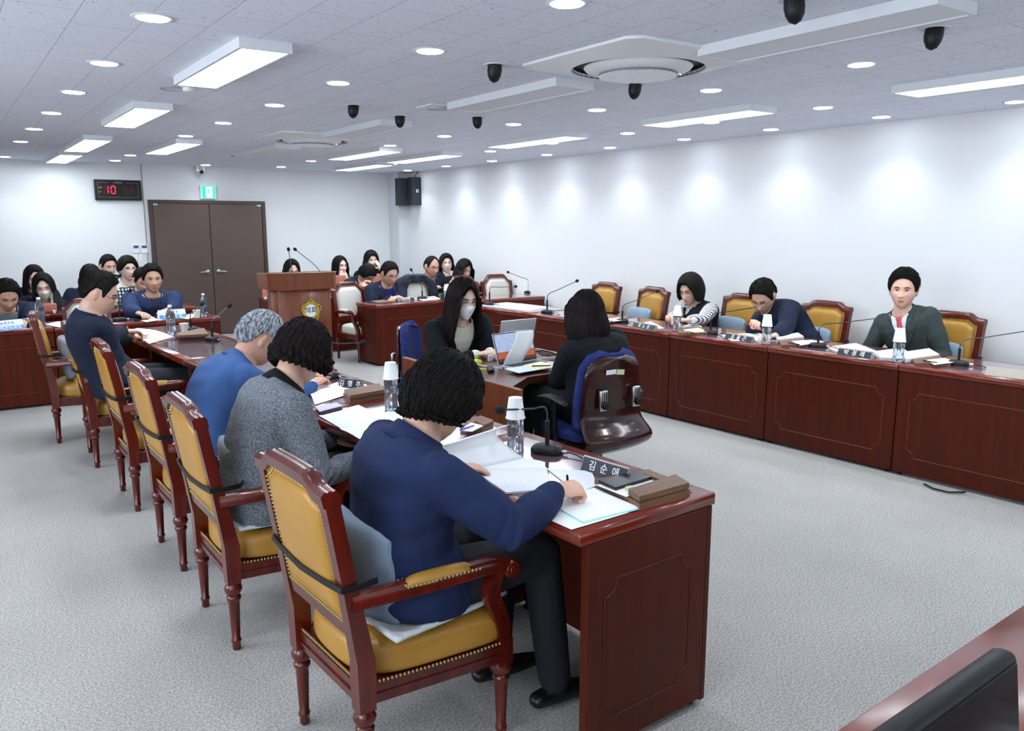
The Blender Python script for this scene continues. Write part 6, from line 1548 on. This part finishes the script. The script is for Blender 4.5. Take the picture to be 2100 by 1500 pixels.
# papers of the others
dc('document', 'open white document under the hand of the man writing with a pencil', 'document', [(292, 698), (306, 706), (356, 692), (318, 678)], LT, .004, wave=.004)
dc('document', 'white pages between the writing man and the clear bottle', 'document', [(252, 684), (290, 692), (322, 680), (282, 674)], LT, .004, wave=.004)
dc('document', 'printed sheet in front of the man in the navy blazer', 'document', [(284, 657), (300, 661), (326, 657), (312, 650)], BT, .002)
dc('document', 'white papers left of the cream cup near the door', 'document', [(368, 652), (384, 655), (410, 648), (392, 644)], BT, .003)
dc('smartphone', 'black phone on the tent card desk beside the microphone', 'phone', [(268, 655), (276, 660), (306, 656), (296, 652)], BT, .009, m=BLACK_GLOSS)
dc('document', 'white paper on the desk behind the first armchair', 'document', [(92, 666), (122, 672), (150, 664), (120, 660)], BT, .003)
dc('document', 'white papers on the desk before the bent woman with the ivory mask', 'document', [(70, 625), (96, 630), (122, 628), (96, 622)], .703, .012)
dc('document', 'thick open file between the vest wearing woman and the first bottle', 'document', [(1300, 667), (1330, 676), (1362, 674), (1334, 660)], RT, .003)
dc('document', 'loose white pages beside the vest wearing woman\'s arm', 'document', [(1398, 671), (1404, 680), (1440, 672), (1420, 666)], RT, .008, wave=.003)
dc('document', 'open white document in front of the man with the red pen', 'document', [(1480, 688), (1500, 700), (1600, 700), (1556, 684)], RT, .006)
dc('paper_stack', 'thick stack of white papers at the elbow of the man with the red pen', 'paper stack', [(1590, 697), (1594, 704), (1648, 698), (1636, 690)], RT, .030, m=PAPER2)
dc('document', 'wide white sheets between the third microphone and the red tie man', 'document', [(1695, 713), (1716, 722), (1800, 722), (1755, 705)], RT, .004)
dc('document', 'open white document in front of the man with the red tie', 'document', [(1790, 724), (1806, 736), (1880, 738), (1850, 716)], RT, .010)
dc('paper_stack', 'thick stack of white pages to the right of the red tie man', 'paper stack', [(1850, 730), (1856, 745), (1926, 735), (1905, 722)], RT, .026, m=PAPER2)
dc('document', 'white sheets on the witness desk right of the name plate', 'document', [(850, 612), (868, 617), (905, 614), (890, 608)], BT, .003)
dc('desk_tray', 'thin brown tray at the left end of the witness desk', 'desk tray', [(762, 620), (776, 624), (806, 621), (790, 617)], BT, .015, m=WOOD_TRAY)
for q_, lb in [([(690, 606), (700, 609), (735, 604), (718, 601)], 'white paper on the staff desk right of the lectern'), ([(905, 590), (912, 594), (940, 592), (930, 587)], 'white paper before the balding man')]:
    dc('document', lb, 'document', q_, .703, .003)
o = dc('glass_mat', 'clear whitish desk pad on the far empty desk of the right row', 'desk pad', [(976, 627), (1085, 638), (1128, 630), (1040, 620)], RT, .001, m=mat('frosted pad', 'd7d9e4', rough=.2))

# name plates and tent cards
def prism_sign(name, label, cat, L_, R_, z, hgt, base, m_face, m_side, txt, tsize, tm_, both=True, lean=.36, group=None, band=None, head=None):
    a, b_ = onz(*L_, z), onz(*R_, z); c = (a + b_) / 2; d = b_ - a; w = d.length; t = thing(name, label, cat, c, math.atan2(d.y, d.x), group)
    dp = hgt * lean
    b = B(); b.grid([[Vector((x, -dp, 0)), Vector((x, -.0015, hgt)), Vector((x, .0015, hgt)), Vector((x, dp, 0))] for x in (-w/2, w/2)]); obj('sign_body', b, m_side, t)
    ang = math.atan2(hgt, dp)
    for s in (1, -1) if both else (1,):
        f = B(); f.box((-w/2 + .002, 0, .003), (w/2 - .002, .0012, hgt * 1.055 - .004)); fo = obj('sign_face', f, m_face, t)
        M = Matrix.Rotation(0 if s == 1 else math.pi, 4, 'Z') @ Matrix.Translation((0, -dp - .0014, 0)) @ Matrix.Rotation(-(math.pi / 2 - ang), 4, 'X')
        fo.matrix_local = M
        if band:
            bb = B(); bb.box((-w/2 + .002, -.0006, .003), (w/2 - .002, 0, hgt * .50)); obj('colour_band', bb, band, fo)
        def put(tx, sz, zz, mm):
            me = text_mesh(tx, sz, .0003, sz * .012); o = link('lettering', me, mm, fo); o.matrix_local = Matrix.Translation((0, -.0012, zz)) @ Matrix.Rotation(math.pi / 2, 4, 'X')
        if txt: put(txt, tsize, hgt * (.27 if band else .52), tm_)
        if head: put(head, tsize * .62, hgt * .78, mat('grey print', '6f7c94', rough=.6))
    return t
LW = mat('white lettering', 'f2f4f6', rough=.5)
nm = 'dark name plates with white Korean lettering'
prism_sign('name_plate', 'dark name plate with three white Korean characters on the nearest desk', 'name plate', (1198, 964), (1290, 993), LZ, .055, 0, NAVYPLATE, GREYPLATE, '김  순  애', .036, LW, group=nm)
prism_sign('name_plate', 'dark name plate standing before the grey haired man', 'name plate', (698, 795), (744, 800), LZ, .055, 0, NAVYPLATE, GREYPLATE, '김  행  주', .036, LW, group=nm)
def rplate(lb, x0, y0, x1, y1, tx):
    prism_sign('name_plate', lb, 'name plate', (x0, y0), (x1, y1), RZ, .050, 0, NAVYPLATE, GREYPLATE, tx, .040, LW, group=nm, lean=.55)
rplate('dark slanted name plate left of the vest wearing woman', 1301, 671, 1346, 679, '곽  노  상')
rplate('dark slanted name plate before the man with the red pen', 1490, 695, 1545, 704, '조  용  근')
rplate('dark slanted name plate before the man with the red tie', 1720, 727, 1789, 737, '박  경  래')
prism_sign('name_plate', 'blank champagne coloured name stand at the right edge of the photo', 'name plate', (2022, 768), (2110, 779), RZ, .050, 0, GREYPLATE, GREYPLATE, None, .04, LW, lean=.55)
prism_sign('name_plate', 'small dark name plate with a row of white characters on the witness desk', 'name plate', (806, 620), (848, 616), BZ, .042, 0, NAVYPLATE, WHITE, '도시안전국장', .036, LW, lean=.5)
BLUEB = mat('tent card blue', '4f9fe0', rough=.6)
prism_sign('tent_card', 'white and blue tent card partly behind the clear bottle', 'tent card', (325, 655), (380, 651), BZ, .085, 0, WHITE, PAPER, '건 축 과 장', .040, LW, band=BLUEB, head='송 파 구 청', lean=.5, group='blue and white tent cards')
prism_sign('tent_card', 'white and blue tent card at the left edge of the photo', 'tent card', (-20, 681), (47, 674), BZ, .085, 0, WHITE, PAPER, '주택관리과장', .040, LW, band=BLUEB, head='송 파 구 청', lean=.5, group='blue and white tent cards')

# pens held in hands
def held(entry, col, label, L_=.14, tip=None, end=None, name='pen'):
    _, g, d = entry; g = Vector(g); d = Vector(d).normalized() if end is None else -(Vector(end) - g).normalized()
    return tag(obj(name, B(True).tube([g + d * .045, g + d * .035, g - d * (L_ - .05), g - d * (L_ - .045)], [.0008, .0038, .0038, .002], 8), col), label, 'pencil' if name == 'pencil' else 'pen')
held(PEOPLE['navy'], BLACK, 'black pen in the hand of the woman in the navy jacket', L_=.12)
YP = mat('orange pencil paint', 'e0962c', rough=.4)
held(PEOPLE['pencil'], YP, 'orange pencil held by the man in the dark navy suit', name='pencil')
held(PEOPLE['vest'], YP, 'yellow pencil held by the woman in the vest', name='pencil', end=ony(1355, 634, PEOPLE['vest'][1][1]))
held(PEOPLE['witness'], mat('blue violet pen', '4038b8', rough=.3), 'blue pen held by the man at the witness desk')
held(PEOPLE['redpen'], mat('red pen', 'd81f2c', rough=.3), 'red pen held by the man bent forward', end=onx(1506, 652, PEOPLE['redpen'][1][0] - .02), L_=.15)

# ------------------------------------------------------------------ stenographer table things
def laptop(label, hl, hr, z, h, tilt, base_dir, m_lid, screen=None):
    a, b_ = onz(*hl, z), onz(*hr, z); d = b_ - a; w = d.length; rz = math.atan2(d.y, d.x); t = thing('laptop', label, 'laptop', (a + b_) / 2, rz)
    s = base_dir
    obj('keyboard_base', B().rbox((-w/2, min(0, s * .22), 0), (w/2, max(0, s * .22), .014), .004, 2), m_lid, t, sm=True)
    kb = obj('keyboard', B().box((-w/2 + .02, min(s * .03, s * .13), .0135), (w/2 - .02, max(s * .03, s * .13), .0148)), mat('keyboard keys', '20242b', rough=.5), t)
    M = Matrix.Translation((0, 0, .012)) @ Matrix.Rotation(s * tilt, 4, 'X')
    lid = obj('screen_lid', B().rbox((-w/2, -.004, 0), (w/2, .004, h), .003, 2), m_lid, t, sm=True); lid.matrix_local = M
    if screen is not None:
        obj('bezel', B().box((-w/2 + .003, min(s * .0042, s * .005), .003), (w/2 - .003, max(s * .0042, s * .005), h - .003)), BLACK, lid)
        obj('display', B().box((-w/2 + .009, min(s * .005, s * .0056), .014), (w/2 - .009, max(s * .005, s * .0056), h - .009)), screen, lid)
    return t, lid, w
scr = bpy.data.materials.new('desktop screen'); scr.use_nodes = True; nt = scr.node_tree; bs = nt.nodes['Principled BSDF']
tc = nt.nodes.new('ShaderNodeTexCoord'); sx = nt.nodes.new('ShaderNodeSeparateXYZ'); nt.links.new(tc.outputs['Generated'], sx.inputs[0])
rp = nt.nodes.new('ShaderNodeValToRGB'); rp.color_ramp.interpolation = 'CONSTANT'; rp.color_ramp.elements[0].color = lin('3a1210'); rp.color_ramp.elements[1].color = lin('93a4c4'); rp.color_ramp.elements[1].position = .36
e = rp.color_ramp.elements.new(.12); e.color = lin('9c4a1c'); nt.links.new(sx.outputs[2], rp.inputs[0])
nz = nt.nodes.new('ShaderNodeTexNoise'); nz.inputs['Scale'].default_value = 14; nt.links.new(tc.outputs['Generated'], nz.inputs[0]); mxx = nt.nodes.new('ShaderNodeMix'); mxx.data_type = 'RGBA'; mxx.blend_type = 'OVERLAY'; mxx.inputs[0].default_value = .5
nt.links.new(rp.outputs[0], mxx.inputs[6]); nt.links.new(nz.outputs[0], mxx.inputs[7]); nt.links.new(mxx.outputs[2], bs.inputs['Emission Color']); bs.inputs['Emission Strength'].default_value = .7; bs.inputs['Base Color'].default_value = (.02, .02, .02, 1)
SILV = mat('silver laptop shell', 'c3c9cf', rough=.35, metal=.6)
t1, lid1, w1 = laptop('open laptop showing a desktop with a white sheet hanging over the screen', (1022, 754), (1101, 741), CT, .205, .30, -1, SILV, scr)
laptop('silver laptop seen from behind the first one', (1020, 716), (1092, 707), CT, .20, .22, 1, SILV, scr)
# sheet hanging over the first screen
b = B(True); rows_ = []
for j in range(19):
    v = j / 18; z = .215 - .215 * v; shift = .045 - .11 * (v * v * (3 - 2 * v)); wd = .078 + .012 * math.sin(v * 3); yy = -.012 - .020 * math.sin(v * math.pi)
    rows_.append([Vector((shift + (-1 + 2 * i / 6) * wd, yy + .004 * math.sin(i), z)) for i in range(7)])
b.grid(rows_, closed_u=False)
q0 = bpy.data.objects.new('tmp', None); COL.objects.link(q0); q0.rotation_euler = t1.rotation_euler; q0.location = t1.location
Mw = Matrix.Translation(t1.location) @ Matrix.Rotation(t1.rotation_euler.z, 4, 'Z') @ lid1.matrix_local; bpy.data.objects.remove(q0)
o = obj('hanging_sheet', b, PAPER); o.matrix_world = Mw; md = o.modifiers.new('s', 'SOLIDIFY'); md.thickness = .0012
tag(o, 'white curved sheet hanging down over the laptop screen', 'paper')
dc('document', 'pale blue printed sheet on the laptop keyboard', 'document', [(1034, 757), (1064, 766), (1112, 758), (1078, 750)], CT + .016, .002, m=mat('pale blue paper', 'dfe8f4', rough=.8))
dc('note_pad', 'pale yellow note pad with a black pen on the table between the women', 'note pad', [(1074, 750), (1106, 759), (1146, 753), (1110, 743)], CT + .018, .004, m=mat('pale yellow paper', 'efedc0', rough=.8))
pen_((1091, 751), (1130, 750), CT + .028, BLACK, 'black pen on the pale yellow note pad')
o = tag(obj('lanyard_clip', B(True).tube([onz(975, 740, CT + .02), onz(983, 743, CT + .02), onz(979, 746, CT + .01)], [.012, .02, .012], 10), mat('yellow soft plastic', 'dbe13a', rough=.5)), 'yellow soft clip beside the laptop', 'clip')
dc('voice_recorder', 'small black voice recorder with a yellow strap by the laptop', 'voice recorder', [(998, 757), (1002, 766), (1014, 764), (1010, 755)], CT, .018, m=BLACK)
o = tag(obj('strap', B(True).tube([onz(998, 758, CT + .006), onz(985, 757, CT + .006), onz(976, 757, CT + .006)], .004, 6), MATS['yellow highlighter']), 'short yellow strap of the voice recorder', 'strap')
dc('tablet_stand', 'small white adapter beside the masked woman\'s hand', 'adapter', [(998, 735), (1002, 742), (1020, 738), (1014, 731)], CT, .035, m=WHITE)
o = tag(obj('coiled_cable', B(True).tube([onz(x, y, CT + .02) for x, y in ((1098, 722), (1110, 719), (1128, 722), (1140, 727), (1128, 731), (1110, 728), (1104, 724))], .005, 6), BLACK), 'black coiled cable in the light rimmed well of the table', 'cable')
o = tag(obj('cable', B(True).tube(bez(onz(960, 738, CT + .01), onz(975, 752, CT + .01), onz(1000, 750, CT + .01), onz(1030, 756, CT + .01), 12), .003, 6), WHITE), 'white cable running along the table to the laptop', 'cable')
dc('booklet', 'white booklet on the knees of the long haired woman seen from behind', 'booklet', [(1100, 802), (1120, 812), (1160, 800), (1136, 793)], .56, .010)
o = tag(obj('cable', B(True).tube([onz(x, y, .35) for x, y in ((1108, 812), (1098, 850), (1094, 890), (1098, 905))] , .003, 6), WHITE), 'thin white cable hanging below the table beside the office chair', 'cable')
o.location.z += 0
# floor cable before the right row
o = tag(obj('cable', B(True).tube([onz(x, y, .012) for x, y in ((1895, 993), (1915, 1003), (1945, 1010), (1980, 1010))], .006, 6), BLACK), 'black cable looping out on the carpet under the right desks', 'cable')

# ------------------------------------------------------------------ desk and monitor nearest the camera
desk('reddish wooden desk cut off at the bottom right corner, holding a monitor', (.45, .632), (2.6, .72), .65, .80, user=-1, glass=False, bead=False, name='front_desk')
mt = thing('computer_monitor', 'black computer monitor at the bottom right corner of the photo', 'monitor', (.80, .385, .80), .03)
M = Matrix.Rotation(-.12, 4, 'X')
obj('monitor_housing', B().rbox((-.30, 0, .09), (.315, .035, .25), .014, 3, M), BLACK, mt, sm=True)
obj('screen_face', B().rbox((-.285, -.003, .105), (.30, .002, .238), .004, 2, M), mat('dark screen glass', '06080b', rough=.35, spec=.15), mt, sm=True)
obj('monitor_neck', B().rbox((-.03, .01, .01), (.03, .03, .16), .005, 2), BLACK, mt, sm=True)
obj('monitor_foot', B().rbox((-.12, -.07, 0), (.12, .09, .012), .005, 2), BLACK_GLOSS, mt, sm=True)
o = tag(obj('thermal_flask', B(True).lathe([(.001, 0), (.032, 0), (.034, .004), (.034, .10), (.028, .112), (.028, .12), (.001, .122)], 24), STEEL, loc=(1.20, .40, .80)), 'steel flask top glinting beside the monitor', 'flask')
